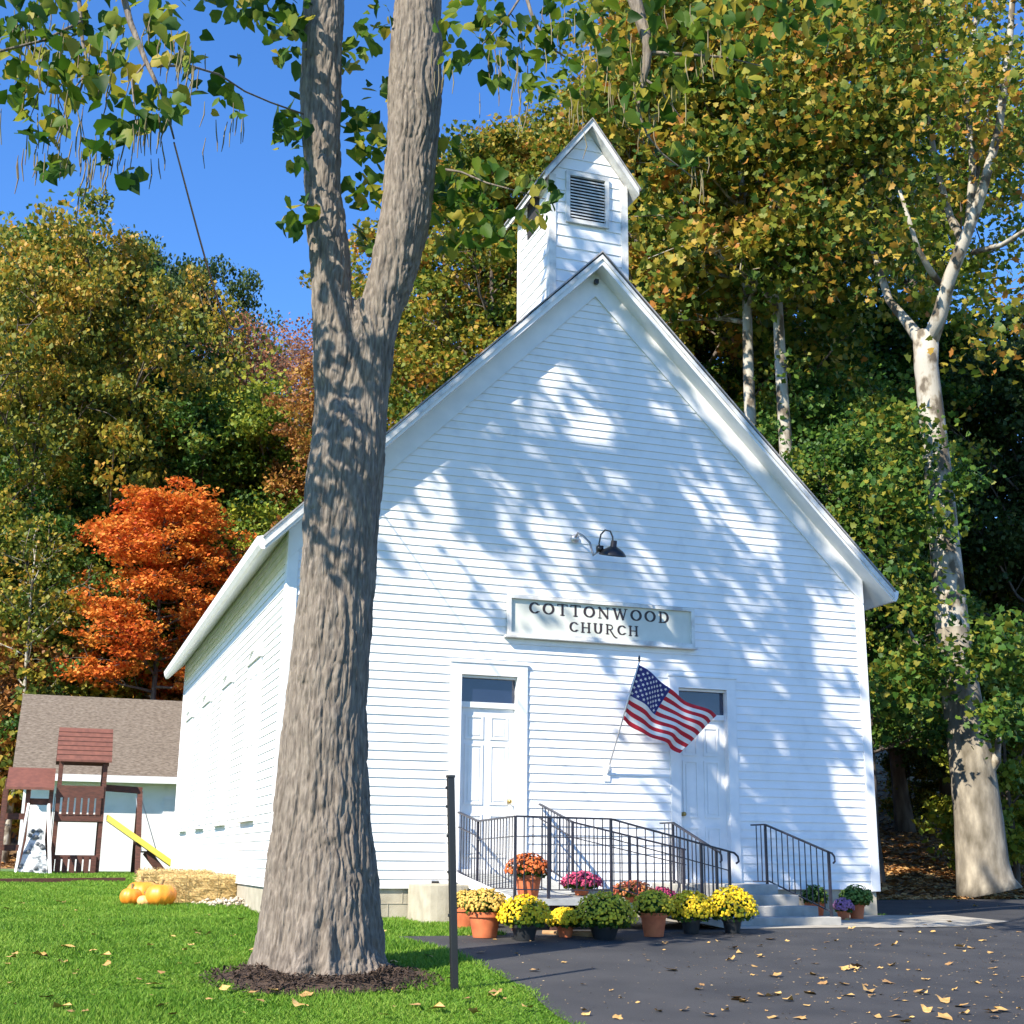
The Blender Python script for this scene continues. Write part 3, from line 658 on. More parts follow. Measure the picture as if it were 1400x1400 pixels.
# ------------------------------------------------------------------ potted flowers
FM={}
def fmat(k,c,c2): FM[k]=mat('petals_'+k,[c2,c],rough=.7,scale=30,trans=.25,attr='rnd')
fmat('yellow',(.90,.72,.02),(.75,.48,.01)); fmat('tan',(.75,.50,.10),(.45,.30,.06)); fmat('orange',(.75,.20,.04),(.45,.09,.02))
fmat('pink',(.70,.10,.22),(.40,.03,.10)); fmat('olive',(.85,.66,.03),(.34,.32,.02)); fmat('mix',(.65,.30,.08),(.50,.06,.05)); fmat('purple',(.50,.25,.42),(.30,.12,.25)); fmat('bud',(.16,.26,.04),(.08,.15,.02))
def bloom(n,rad,h,c0,dens_top=True):
    V=[];Fc=[];rn=[]
    tpl=[(math.cos(2*math.pi*i/8)*(1 if i%2==0 else .72),math.sin(2*math.pi*i/8)*(1 if i%2==0 else .72)) for i in range(8)]
    for _ in range(n):
        th=random.uniform(0,2*math.pi); cz=random.uniform(-.12,1)
        sr=math.sqrt(max(0,1-cz*cz)); rr=random.uniform(.86,1.08)
        p=Vector((sr*math.cos(th)*rad*rr,sr*math.sin(th)*rad*rr,cz*h*rr)); nn=Vector((p.x/rad**2,p.y/rad**2,p.z/h**2+.3)).normalized()+Vector([random.gauss(0,.3) for _ in range(3)]); nn.normalize()
        a=nn.orthogonal().normalized(); b=nn.cross(a); s=random.uniform(.014,.027); base=len(V)
        V.append(tuple(p+nn*.010+Vector(c0)))
        for x,y in tpl: V.append(tuple(p+a*x*s+b*y*s+Vector(c0)-nn*.004))
        q=random.random()
        for i in range(8): Fc.append((base,base+1+i,base+1+(i+1)%8)); rn.append(min(1,max(0,q+random.uniform(-.15,.15))))
    return np.array(V),np.array(Fc),np.array(rn)
def potted(px,py,label,potm,pr,ph,fl_,rad,h,nf,D=None,pos=None,zbase=None,hang=0,grad=0,group=None,nl=500,name='potted_mum',cat='potted flowers'):
    p=gp(px,py) if pos is None else Vector(pos)
    if pos is None and px<1030: p.y+=.12; p.z=g(p.x,p.y)+.012
    r_=empty(name,tuple(p),rz=random.uniform(0,6),label=label,cat=cat)
    if group: r_['group']=group
    mb=MB(); mb.lathe([(0,0),(pr*.72,0),(pr*.74,.01),(pr*.96,ph*.80),(pr*1.06,ph*.80),(pr*1.08,ph*.99),(pr*1.0,ph),(pr*.92,ph*.97),(pr*.90,ph*.86),(0,ph*.86)],28)
    mb.build('pot',potm,r_,smooth=True,world=False).modifiers.new('e','EDGE_SPLIT')
    mb=MB(); mb.lathe([(0,ph*.875),(pr*.89,ph*.875)],20); mb.build('soil',MT['soil'],r_,world=False)
    # foliage dome
    z0=ph+h*.25
    nf=int(nf*2.1); n=nl; th=rng.random(n)*2*np.pi; u=rng.random(n)**.45; cz=rng.uniform(-.55,1,n); sr=np.sqrt(np.clip(1-cz**2,0,1))
    lop=1+.10*np.sin(th*3+px); C=np.stack([sr*np.cos(th)*rad*.87*u*lop,sr*np.sin(th)*rad*.87*u*lop,z0+cz*h*.87*u],1)
    low=C[:,2]<ph*.9; C[low,2]=ph*.9+rng.random(low.sum())*.05; C[low,:2]*=1.0
    o=link('foliage',leaves('foliage',C,.055,T_QUAD,up=.7),r_,LM['green'],world=False)
    V_,F_,r2=bloom(nf,rad,h,(0,0,z0))
    link('blooms',npmesh('blooms',V_,F_,r2),r_,FM[fl_],world=False)
    return r_
TP,BP=MT['terra'],MT['plastic']
potted(0,0,'orange mum in a terracotta pot standing on the ramp platform','' and 0 or TP,.165,.27,'orange',.27,.20,300,pos=tuple(on(2,.345,722,1227)))
potted(642,1272,'tan mum in a terracotta pot, half hidden at the left end of the row',TP,.17,.25,'tan',.21,.16,150,nl=500)
potted(667,1286,'dull yellow mum in a big terracotta pot, second from the left end',TP,.185,.28,'tan',.26,.20,260)
potted(722,1289,'bright yellow mum in a dark pot just right of the leftmost terracotta pots',BP,.15,.17,'yellow',.30,.25,330)
potted(778,1285,'smallest yellow mum in a little terracotta pot before the ramp edge',TP,.10,.13,'yellow',.22,.15,230)
potted(832,1288,'large olive yellow mum, mostly in bud, in a dark pot before the ramp',BP,.17,.15,'olive',.36,.29,420,nl=1100)
potted(900,1284,'olive and yellow mum in a terracotta pot between two bright yellow mums',TP,.155,.27,'olive',.24,.20,230,nl=700)
potted(951,1280,'bright yellow mum with a dark pot, left of the pair beside the steps',BP,.12,.17,'yellow',.30,.26,380)
potted(1008,1279,'bright yellow mum in a dark pot standing right at the foot of the steps',BP,.12,.17,'yellow',.31,.30,400)
# on the ground between the row and the ramp / on the lower ramp
for px,py,lab,c,rd in ((795,1222,'pink flowering mum low behind the ramp railing',"pink",.27),(865,1224,'orange and red flowering mum behind the ramp railing',"mix",.30),(903,1226,'deep pink mum behind the railing next to the orange one',"pink",.25)):
    P_=on(1,-1.9,px,py); zr=float(np.interp(P_.x,[3.83,5.48],[.36,.03]))
    potted(0,0,lab,TP,.11,.10,c,rd*.95,.15,200,pos=(P_.x,-1.9,zr+.004),nl=600)
potted(1115,1256,'leafy green plant in a terracotta pot just right of the steps',TP,.145,.24,'bud',.21,.20,60,nl=800)
potted(1137,1252,'yellow flowers in a dark pot between the terracotta pots at the right corner',BP,.12,.15,'yellow',.13,.18,60,nl=500)
potted(1154,1259,'small purple aster in the smallest terracotta pot near the corner',TP,.095,.14,'purple',.15,.14,140,nl=400)
potted(1172,1258,'round green bush in a terracotta pot against the corner of the church',TP,.12,.24,'bud',.24,.20,170,nl=900)
a=gp(742,1279);b=gp(822,1283); mb=MB(); mb.tube([a+Vector((0,0,.03)),a.lerp(b,.5)+Vector((0,0,.035)),b+Vector((0,0,.04))],[.03,.036,.045],10); lg=mb.build('cut_branch',MT['log'],None,smooth=False); tag(lg,'pale cut branch lying on the asphalt among the potted mums','branch')
# ------------------------------------------------------------------ hay bales, pumpkins, rubble
def bale(name,c,L,Wd,H,rz,label):
    r_=empty(name,tuple(c),rz=rz,label=label,cat='hay bale'); r_['group']='hay bales by the side wall'
    bm=bmesh.new(); bmesh.ops.create_cube(bm,size=1); bmesh.ops.subdivide_edges(bm,edges=bm.edges[:],cuts=14,use_grid_fill=True)
    for v in bm.verts:
        q=v.co; p=Vector((q.x*L,q.y*Wd,q.z*H+H/2)); n_=noise.noise(p*9+Vector(c))*.03+noise.noise(p*25)*.012
        rnd=Vector((q.x,q.y,q.z)); k=sorted([abs(q.x),abs(q.y),abs(q.z)])[1]
        if k>.46: p-=Vector((np.sign(q.x)*.02,np.sign(q.y)*.02,np.sign(q.z)*.02))
        v.co=p+rnd.normalized()*n_
    me=bpy.data.meshes.new('straw_block'); bm.to_mesh(me); bm.free(); link('straw_block',me,r_,MT['straw'],world=False)
    n=2600; V=[];Fc=[]
    for i in range(n):
        f=random.choice('xyyzz'); a_,b_=random.uniform(-.5,.5),random.uniform(-.5,.5)
        if f=='x': p=Vector((.5*random.choice((-1,1)),a_,b_))
        elif f=='y': p=Vector((a_,.5*random.choice((-1,1)),b_))
        else: p=Vector((a_,b_,.5))
        p=Vector((p.x*L*1.01,p.y*Wd*1.02,p.z*H+H/2)); p.z+=.005
        d=Vector([random.gauss(0,1) for _ in range(3)]).normalized()*random.uniform(.03,.08); s=d.orthogonal().normalized()*.004
        b0=len(V); V+=[tuple(p-d-s),tuple(p-d+s),tuple(p+d)]; Fc.append((b0,b0+1,b0+2))
    link('loose_straw',npmesh('loose_straw',np.array(V),np.array(Fc)),r_,MT['strawbl'],world=False)['kind']='stuff'
    for s_ in (-.22,.22):
        mb=MB(); x=s_*L
        for q in ((x-.004,x+.004,-Wd/2-.02,Wd/2+.02,H+.012,H+.018),(x-.004,x+.004,-Wd/2-.026,-Wd/2-.02,0,H+.018)): mb.box(*q)
        mb.build('twine',MT['stemg'],r_,world=False)
hb=gp(275,1231)
hq=at(270,1225,21.9); bale('hay_bale',(hq.x,hq.y,g(hq.x,hq.y)-.01),1.12,.48,.42,R(8),'straw bale nearest the trunk, in front of the side wall of the church')
hq=at(238,1225,22.9); bale('hay_bale',(hq.x,hq.y,g(hq.x,hq.y)+.02),1.15,.46,.42,R(4),'straw bale lying behind the pumpkins and behind the nearer bale')
def pumpkin(px,py,r_,sq,label,m):
    p=at(px,py,21.0+(1226-py)*.06); p.z=g(p.x,p.y); o=empty('pumpkin',tuple(p),rz=random.uniform(0,6),label=label,cat='pumpkin',group='pumpkins beside the hay bales')
    mb=MB(); nu,nv=48,14
    prof=[]
    for j in range(nv+1):
        t=math.pi*j/nv; prof.append(t)
    for t in prof:
        for i in range(nu):
            a=2*math.pi*i/nu; rib=1-.09*abs(math.sin(a*5))**.5*(-1)*-1
            rr=r_*(math.sin(t)**.8 if math.sin(t)>0 else 0)*(1-.08*(1-abs(math.sin(a*5)))**2)
            z=r_*sq*(1-math.cos(t)) - r_*.14*math.exp(-((math.pi-t)/.35)**2)
            mb.v.append((rr*math.cos(a),rr*math.sin(a),z))
    for j in range(nv):
        for i in range(nu):
            i2=(i+1)%nu; mb.f.append((j*nu+i,j*nu+i2,(j+1)*nu+i2,(j+1)*nu+i)); mb.mi.append(0)
    mb.build('pumpkin_body',m,o,smooth=True,world=False)
    mb=MB(); zt=2*r_*sq; mb.tube([(0,0,zt-.05),(.005,0,zt+.0),(.02,.01,zt+.05)],[.028,.018,.022],7); mb.build('stem',MT['stemg'],o,world=False)
pumpkin(180,1222,.17,.78,'leftmost pumpkin of the group, half hidden, by the hay bales',MT['pump'])
pumpkin(195,1219,.25,.72,'tall yellowish orange pumpkin at the back of the pumpkin group',MT['pump'])
pumpkin(200,1225,.13,.65,'small pale gourd lying in front between the larger pumpkins',MT['pump2'])
pumpkin(220,1226,.23,.74,'big orange pumpkin in front of the end of the hay bale',MT['pump'])
V=[];Fc=[];base=gp(325,1240)
for i in range(260):
    a=random.gauss(0,.38); b_=random.gauss(0,.3); c=Vector((base.x+a,base.y+.1+b_,0)); c.z=g(c.x,c.y)+max(0,.12-abs(a)*.12)*random.random(); s=random.uniform(.015,.05)
    b0=len(V)
    for q in ((1,0,0),(-1,0,0),(0,1,0),(0,-1,0),(0,0,.7),(0,0,-.7)): V.append(tuple(c+Vector([q[k]*s*random.uniform(.7,1.3) for k in range(3)])))
    for f in ((0,2,4),(2,1,4),(1,3,4),(3,0,4),(2,0,5),(1,2,5),(3,1,5),(0,3,5)): Fc.append(tuple(b0+k for k in f))
tag(link('rubble',npmesh('rubble',np.array(V),np.array(Fc)),None,MT['stone']),'pale rubble spilled between the hay bale and the foot of the wall','rubble',kind='stuff')
# ------------------------------------------------------------------ shed
sh=at(100,1200,41.5); sy=sh.y; xL=on(1,sy,25,1150).x; zb=g(sh.x,sy)-.2
ze=on(1,sy,150,1066).z; rdg=on(1,sy+3.2,150,954)
shd=empty('shed',(xL+4,sy,zb),label='low white outbuilding with a brown shingle roof behind the play tower',cat='building')
xR=xL+9
mb=MB(); mb.prism([(0,0)]*0 or [(xL,zb),(xR,zb),(xR,ze),(xL,ze)],sy,sy+6.4)
mb.v=mb.v; mb.build('wall',MT['white'],shd)
mb=MB()   # gable ends
for x in (xL,xR-.05): 
    mb.hexa([(x,sy+.02,ze+.001),(x+.05,sy+.02,ze+.001),(x+.05,sy+6.38,ze+.001),(x,sy+6.38,ze+.001),(x,sy+3.19,rdg.z-.15),(x+.05,sy+3.19,rdg.z-.15),(x+.05,sy+3.21,rdg.z-.15),(x,sy+3.21,rdg.z-.15)])
mb.build('gable_wall',MT['white'],shd)
slp=(rdg.z-ze)/(3.2+.5)
mb=MB(); xa,xb=xL-.35,xR+.3; ye=sy-.5
mb.hexa([(xa,ye,ze-.02),(xb,ye,ze-.02),(xb,sy+3.2,rdg.z-.12),(xa,sy+3.2,rdg.z-.12),(xa,ye,ze+.1),(xb,ye,ze+.1),(xb,sy+3.2,rdg.z),(xa,sy+3.2,rdg.z)])
mb.hexa([(xa,sy+3.2,rdg.z-.12),(xb,sy+3.2,rdg.z-.12),(xb,sy+6.9,ze-.02),(xa,sy+6.9,ze-.02),(xa,sy+3.2,rdg.z),(xb,sy+3.2,rdg.z),(xb,sy+6.9,ze+.1),(xa,sy+6.9,ze+.1)])
ro=mb.build('roof',MT['shroof'],shd)
mb=MB(); mb.box(xa,xb,ye-.06,ye-.003,ze-.10,ze+.10); mb.build('fascia',MT['trim'],shd)
mb=MB(); mb.box(xa,xb,ye,sy-.003,ze-.06,ze-.03); mb.build('soffit',MT['trim'],shd)
for px in (243,): 
    x=on(1,sy,px,1150).x; mb=MB(); mb.box(x-.5,x+.45,sy-.05,sy-.003,zb+.2,zb+2.3); mb.build('door',MT['trim'],shd)
# ------------------------------------------------------------------ play tower
PD=35.0
pc=at(105,1201,PD); PY=pc.y
def PX(px,py,dy=0): return on(1,PY+dy,px,py)
pl=empty('play_tower',(pc.x,PY,g(pc.x,PY)),label='red brown wooden climbing tower with canopy, rock wall and yellow slide',cat='playset')
gz=g(pc.x,PY)
def bx(name,px0,px1,py0,py1,dy=0,t=.1,m='wood',bvl=False):
    a=PX(px0,py1,dy); b=PX(px1,py0,dy); mb=MB(); mb.box(a.x,b.x,PY+dy,PY+dy+t,a.z,b.z); return mb.build(name,MT[m],pl)
xl_,xr_=PX(76,1100).x,PX(143,1100).x; Wp=xr_-xl_; zr0=PX(110,1042).z; zr1=PX(110,1005).z
for x in (xl_,xr_-.1):
    for dy in (0,Wp*.9):
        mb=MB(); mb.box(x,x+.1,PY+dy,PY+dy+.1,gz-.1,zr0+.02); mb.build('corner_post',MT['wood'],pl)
mb=MB(); ym=PY+Wp*.5+.05
mb.hexa([(xl_-.08,PY-.15,zr0),(xr_+.08,PY-.15,zr0),(xr_+.08,ym,zr1+.18),(xl_-.08,ym,zr1+.18),(xl_-.08,PY-.15,zr0+.05),(xr_+.08,PY-.15,zr0+.05),(xr_+.08,ym,zr1+.23),(xl_-.08,ym,zr1+.23)])
mb.hexa([(xl_-.08,ym,zr1+.18),(xr_+.08,ym,zr1+.18),(xr_+.08,PY+Wp+.2,zr0),(xl_-.08,PY+Wp+.2,zr0),(xl_-.08,ym,zr1+.23),(xr_+.08,ym,zr1+.23),(xr_+.08,PY+Wp+.2,zr0+.05),(xl_-.08,PY+Wp+.2,zr0+.05)])
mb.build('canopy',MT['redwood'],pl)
mb=MB()
for i in range(1,7):
    t=i/7; y=PY-.15+(ym-PY+.15)*t; z=zr0+.055+(zr1+.18-zr0)*t; mb.box(xl_-.085,xr_+.085,y-.012,y+.012,z-.01,z+.008)
mb.build('canopy_batten',MT['wood'],pl)
bx('upper_beam',76,143,1075,1090,0-.02,.02); 
zd=PX(110,1120).z
mb=MB(); mb.box(xl_,xr_,PY-.03,PY+Wp,zd-.05,zd+.12); mb.build('platform',MT['wood'],pl)
for i in range(6):
    x=xl_+.12+(Wp-.2)*i/6+.03; mb=MB(); mb.box(x,x+.12,PY-.045,PY-.022,zd+.10,PX(110,1090).z); mb.build('railing_slat',MT['wood'],pl)
for z_ in (PX(110,1172).z,): mb=MB(); mb.box(xl_-.1,xr_,PY-.03,PY-.001,z_-.05,z_+.05); mb.build('lower_rail',MT['wood'],pl)
for i in range(7):
    x=xl_-.05+(Wp+.0)*i/7; mb=MB(); mb.box(x,x+.13,PY-.055,PY-.032,gz,PX(110,1172).z+.02); mb.build('lower_slat',MT['wood'],pl)
mb=MB(); mb.box(xl_,xr_,PY+Wp*.9+.1,PY+Wp*.9+.12,gz,zd-.05); 
# swing beam
b0=PX(143,1076); b1=PX(196,1080)
mb=MB(); mb.bar(b0+Vector((0,.4,0)),b1+Vector((0,.4,0)),.12,.16); mb.build('swing_beam',MT['wood'],pl)
l0=PX(193,1082); l1=PX(186,1196)
for dy in (-.5,1.3): mb=MB(); mb.bar(l0+Vector((0,.4,0)),Vector((l1.x,PY+dy,gz-.1)),.12,.1); mb.build('swing_leg',MT['wood'],pl)
# second lower tower to the left
x2a,x2b=PX(6,1100).x,PX(72,1100).x; za=PX(40,1080).z; zb2=PX(40,1056).z
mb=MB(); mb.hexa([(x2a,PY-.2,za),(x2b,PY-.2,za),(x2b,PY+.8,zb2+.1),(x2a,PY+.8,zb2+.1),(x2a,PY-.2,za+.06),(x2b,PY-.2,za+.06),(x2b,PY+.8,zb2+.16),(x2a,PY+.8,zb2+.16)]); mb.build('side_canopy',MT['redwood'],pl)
for x in (PX(34,1100).x,PX(66,1100).x,PX(2,1100).x):
    for dy in (.0,1.2):
        mb=MB(); mb.box(x,x+.1,PY+dy,PY+dy+.1,gz-.1,za+.02+dy*.25); mb.build('corner_post',MT['wood'],pl)
bx('cross_beam',34,72,1092,1100,.11,.08); bx('cross_beam',0,34,1112,1120,.2,.08); bx('cross_beam',0,34,1155,1163,.2,.08); bx('side_ladder_rail',66,76,1085,1180,.3,.1)
# climbing wall
w0=PX(39,1135); w1=PX(60,1135); f0=PX(24,1202); f1=PX(64,1202)
zt=w0.z
mb=MB(); mb.hexa([(f0.x,PY-1.0,gz),(f1.x,PY-1.0,gz),(f1.x,PY-.95,gz),(f0.x,PY-.95,gz),(w0.x,PY-.08,zt),(w1.x,PY-.08,zt),(w1.x,PY-.03,zt),(w0.x,PY-.03,zt)]); mb.build('climbing_wall',MT['rockwall'],pl)
for i in range(14):
    t=random.random(); s=random.random(); x=(f0.x+(f1.x-f0.x)*s)*(1-t)+(w0.x+(w1.x-w0.x)*s)*t; y=PY-1.0+.92*t-.03; z=gz+(zt-gz)*t
    mb=MB(); mb.lathe([(0,-.04),(.05,-.03),(.06,.0),(.04,.035),(0,.05)],7,(x,y,z)); mb.build('hand_hold',flat('hold%d'%i,(.12,.13,.14)) if i==0 else bpy.data.materials['hold0'],pl)
for s in (0,1):
    mb=MB(); a_=(f0 if s==0 else f1); b_=(w0 if s==0 else w1); mb.bar((a_.x-.05+s*.1,PY-1.0,gz),(b_.x-.05+s*.1,PY-.08,PX(40,1100).z),.05,.12); mb.build('wall_rail',MT['trim'],pl)
# slide
s0=PX(146,1121,-.1); s1=PX(233,1183,-.1)
mb=MB(); d=(s1-s0); 
for k,(ya,yb,za_,zb_) in enumerate(((-.25,.25,-.03,.0),(-.27,-.25,-.03,.13),(.25,.27,-.03,.13))):
    A_=s0;B_=s1; mb.hexa([(A_.x,PY+ya-.1,A_.z+za_),(B_.x,PY+ya-.1,B_.z+za_),(B_.x,PY+yb-.1,B_.z+za_),(A_.x,PY+yb-.1,A_.z+za_),(A_.x,PY+ya-.1,A_.z+zb_),(B_.x,PY+ya-.1,B_.z+zb_),(B_.x,PY+yb-.1,B_.z+zb_),(A_.x,PY+yb-.1,A_.z+zb_)])
sb=MB(); 
mb.build('slide',MT['yellow'],pl)
mb=MB(); q0=s0.lerp(s1,.62); mb.bar(q0-Vector((0,0,.08)),(s1.x-.15,PY-.1,gz),.1,.2); mb.build('slide_support',MT['wood'],pl)
sw=empty('swing',(PX(168,1080).x+.5,PY+.4,gz),label='thin swing hanging from the beam right of the play tower',cat='swing')
for s_ in (-.02,.35):
    mb=MB(); a_=PX(182,1086); mb.tube([(a_.x+.1+s_*.3,PY+.4,a_.z),(a_.x+.35+s_,PY+.3,gz+.55)],.012,5); mb.build('chain',MT['metal'],sw)
a_=PX(182,1086); mb=MB(); mb.box(a_.x+.3,a_.x+.75,PY+.2,PY+.4,gz+.52,gz+.56); mb.build('swing_seat',MT['plastic'],sw)
# low timber border before the playground
e_=MB(); q0=gp(-30,1208); q1=gp(170,1206); e_.bar(q0+Vector((0,0,.02)),q1+Vector((0,0,.02)),.12,.14); tag(e_.build('timber_border',MT['wood']),'dark timber edging along the far side of the lawn by the playset','border')
#TREES
# ------------------------------------------------------------------ background trees
def tree_meshes(seed,H,cb,Rr,tr,nl,nsub,lpc,leaf,tmpl=T_QUAD,csz=1.0,flat_=.55,up=.5,angle=(25,60),shape='round',forks=0,lean=.03):
    rs=np.random.RandomState(seed); mb=MB(); C=[]; RN=[]
    top=H*.93; tp=[]; x=y=0.0
    for i in range(9):
        t=i/8; x+=rs.normal(0,lean*H/9); y+=rs.normal(0,lean*H/9); tp.append(Vector((x,y,-.3+t*top)))
    tp[0]=Vector((0,0,-.5)); 
    rad=[tr*(1.35 if i==0 else 1)*(1-.93*(i/8)**.9)+.015 for i in range(9)]
    mb.tube(tp,rad,9)
    def trunkpt(t):
        f=t*8; i=min(7,int(f)); return tp[i].lerp(tp[i+1],f-i)
    for k in range(nl):
        t=cb/H+(0.97-cb/H)*((k+.5)/nl); a=k*2.39996+rs.uniform(-.4,.4); p=trunkpt(min(.99,t))
        ht=(t*H-cb)/(H-cb)
        if shape=='round': pr=math.sqrt(max(.05,1-(2*ht-.85)**2/1.4))
        elif shape=='tall': pr=min(1,.75+.5*ht)*math.sqrt(max(.08,1-ht**3))
        else: pr=(1-ht*.75)*(.8+.2*math.sin(ht*20))
        L=Rr*pr*rs.uniform(.75,1.12); el=R(rs.uniform(*angle))*(0.4+.9*ht)
        d=Vector((math.cos(a)*math.cos(el),math.sin(a)*math.cos(el),math.sin(el)))
        pts=[p]; n=4
        for i in range(n):
            d=(d+Vector((rs.normal(0,.16),rs.normal(0,.16),rs.normal(.03,.10)))).normalized(); pts.append(pts[-1]+d*L/n)
        r0=max(.03,rad[min(8,int(t*8))]*.55)
        mb.tube(pts,[r0*(1-.8*i/n) for i in range(n+1)],5,cap=False)
        for s in range(nsub):
            ft=.25+.75*(s+.5)/nsub; i=min(n-1,int(ft*n)); q=pts[i].lerp(pts[i+1],ft*n-i)
            d2=(d+Vector((rs.normal(0,.9),rs.normal(0,.9),rs.normal(.05,.5)))).normalized(); L2=L*.30*rs.uniform(.5,1.3)+csz*.3
            e=q+d2*L2; mb.tube([q,q.lerp(e,.5)+Vector((0,0,.08*L2)),e],[r0*.3,r0*.2,.012],4,cap=False)
            m=int(lpc*rs.uniform(.6,1.4)); sz=csz*rs.uniform(.6,1.35)
            v=rs.normal(size=(m,3)); v/=np.linalg.norm(v,axis=1)[:,None]; v*=(rs.rand(m)**.45)[:,None]*sz; v[:,2]*=flat_
            C.append(v+np.array(e)); RN.append(np.clip(rs.rand(m)*.7+rs.rand()*.5-.1,0,1))
    C=np.concatenate(C); RN=np.concatenate(RN)
    cm=leaves('crown',C,leaf,tmpl,up=up,rnd=RN)
    return mb.mesh('trunk',True),cm
KIND={}
KIND['oak1']=tree_meshes(1,20,5,7.0,.33,30,12,125,.21,csz=1.1)
KIND['oak2']=tree_meshes(2,20,3,6.0,.30,30,12,125,.21,csz=1.0)
KIND['tall1']=tree_meshes(3,28,6,5.6,.32,36,12,90,.18,T_LOBE,csz=1.0,shape='tall')
KIND['tall2']=tree_meshes(4,28,5,5.0,.28,36,12,90,.175,T_LOBE,csz=.95,shape='tall')
KIND['twig']=tree_meshes(5,20,5,5.5,.25,40,22,16,.15,csz=.8,shape='round')
KIND['maple']=tree_meshes(6,14,6.3,3.1,.16,36,12,80,.16,csz=.72,flat_=.26,up=1.2,angle=(2,22),shape='round')
KIND['under']=tree_meshes(7,15,4,4.2,.16,30,11,110,.17,csz=.9,shape='tall')
KIND['shrub']=tree_meshes(8,6,.6,2.4,.08,22,10,70,.18,csz=.6,shape='round')
KIND['bare']=tree_meshes(9,15,8,3.0,.14,14,6,26,.20,csz=.8)
KIND['pole']=tree_meshes(11,28,15.5,4.6,.27,26,12,66,.215,T_LOBE,csz=.95,shape='round',lean=.015)
KH=dict(pole=28,oak1=20.5,oak2=20.5,tall1=28,tall2=28,twig=20.5,maple=14,under=15.3,shrub=6.6,bare=15)
def plant(kind,px,D,top,lm,label=None,xy=1.0,bark='bark2',group=None,cat='tree',zrot=None,name='forest_tree',sxy=None):
    q=at(px,1150,D); z=g(q.x,q.y); sc=(at(px,top,D).z-z)/KH[kind]
    o=empty(name,(q.x,q.y,z),rz=random.uniform(0,6.28) if zrot is None else zrot,label=label,cat=cat,group=group)
    s2=sc*xy; o.scale=(s2,s2,sc)
    for me,nm,m in ((KIND[kind][0],'trunk',MT[bark]),(KIND[kind][1],'crown',LM[lm])):
        if not me.materials: me.materials.append(m)
        c=bpy.data.objects.new(nm,me); COL.objects.link(c); c.parent=o
        c.material_slots[0].link='OBJECT'; c.material_slots[0].material=m
    return o
GL_='forest trees on the slope left of the church'; GR_='forest trees behind and right of the church'
LT=[('oak1',-10,57,385,'oak','rounded olive and gold tree, leftmost of the big crowns on the hill'),
('oak1',120,59,345,'oak','broad olive and gold tree forming the highest round crown left of the wire'),
('oak2',222,72,360,'dark','dark green tree whose domed top stands behind the gold crowns'),
('oak2',140,76,345,'dark','dark green treetop just peeking over the broad gold crown'),
('under',0,63,300,'green','tall thin green treetop at the left edge of the photo'),
('twig',305,64,432,'pink','dull red half bare tree with fine twigs under the wire end'),
('twig',385,67,438,'pink','reddish bare twiggy tree between the dark dome and the trunk'),
('under',350,57,520,'yg','yellow green tree above the eave of the church'),
('under',415,57,600,'rust','rust coloured tree close to the left side of the big trunk'),
('oak2',225,57,535,'green','mid green tree directly above the orange maple'),
('oak2',30,55,640,'green','green tree low at the left edge behind the outbuilding'),
('oak2',110,56,640,'green','green tree between the left edge and the orange maple'),
('shrub',30,53,860,'rust','rusty understory tree at the left end of the outbuilding roof'),
('under',310,56,700,'oak','olive tree between the orange maple and the eave'),
('shrub',100,53,830,'oak','olive low tree showing under the orange maple on its left'),
('shrub',240,54,850,'rust','rusty low tree showing under the orange maple on its right'),
('under',375,54,700,'yg','yellow green low tree against the rear eave')]
for k,px,D,sc,lm,lab in LT: plant(k,px,D,sc,lm,lab,xy=.62 if k=='oak2' and D>70 else (.8 if k=='oak1' else 1),group=GL_)
plant('maple',192,50.5,636,'maple','bright orange maple with layered foliage above the outbuilding roof',xy=.92,name='maple_tree')
plant('bare',8,51,700,'oak','slender pale trunked tree at the far left edge',bark='sycbark',name='slender_tree')
plant('bare',92,51,760,'green','slender pale trunked tree left of the orange maple',bark='sycbark',name='slender_tree')
RT_=[('tall1',480,50,400,'rust','tree seen between the trunk and the left roof slope'),
('tall1',590,46,190,'syc','gold and rust tree left of the belfry above the left roof slope'),
('tall2',665,43,140,'syc','tall gold tree immediately left of the belfry'),
('tall1',745,47,150,'syc','gold and rust tree directly behind the belfry'),
('tall2',850,43,60,'syc','gold tree immediately right of the belfry'),
('tall1',935,41,-40,'syc','golden tree above the right roof slope, second from the belfry'),
('tall2',1015,43,-60,'syc','gold and green tree rising over the middle of the right roof slope'),
('tall1',1310,47,-60,'yg','yellow green tree behind the big sycamore'),
('oak2',930,44,430,'green','green tree low behind the upper right roof slope'),
('oak2',1030,43,500,'green','green tree behind the slimmer pale trunk'),
('oak2',1150,42,480,'green','green tree low between the white trunk and the big sycamore'),
('oak2',1240,46,430,'green','green tree left of the fork of the big sycamore'),
('oak2',1370,45,440,'dark','dark green tree behind the big sycamore trunk'),
('oak2',1450,42,470,'dark','dark green tree deep in the wood at the right edge')]
for k,px,D,sc,lm,lab in RT_: plant(k,px,D,sc,lm,lab,group=GR_)
plant('pole',1108,34,-190,'syc','slim sycamore with a white trunk showing above the right roof slope',bark='sycbark',name='sycamore_tree')
plant('pole',1048,34.5,-150,'syc','slimmer pale trunked sycamore just left of the white trunked one',bark='sycbark',name='sycamore_tree')
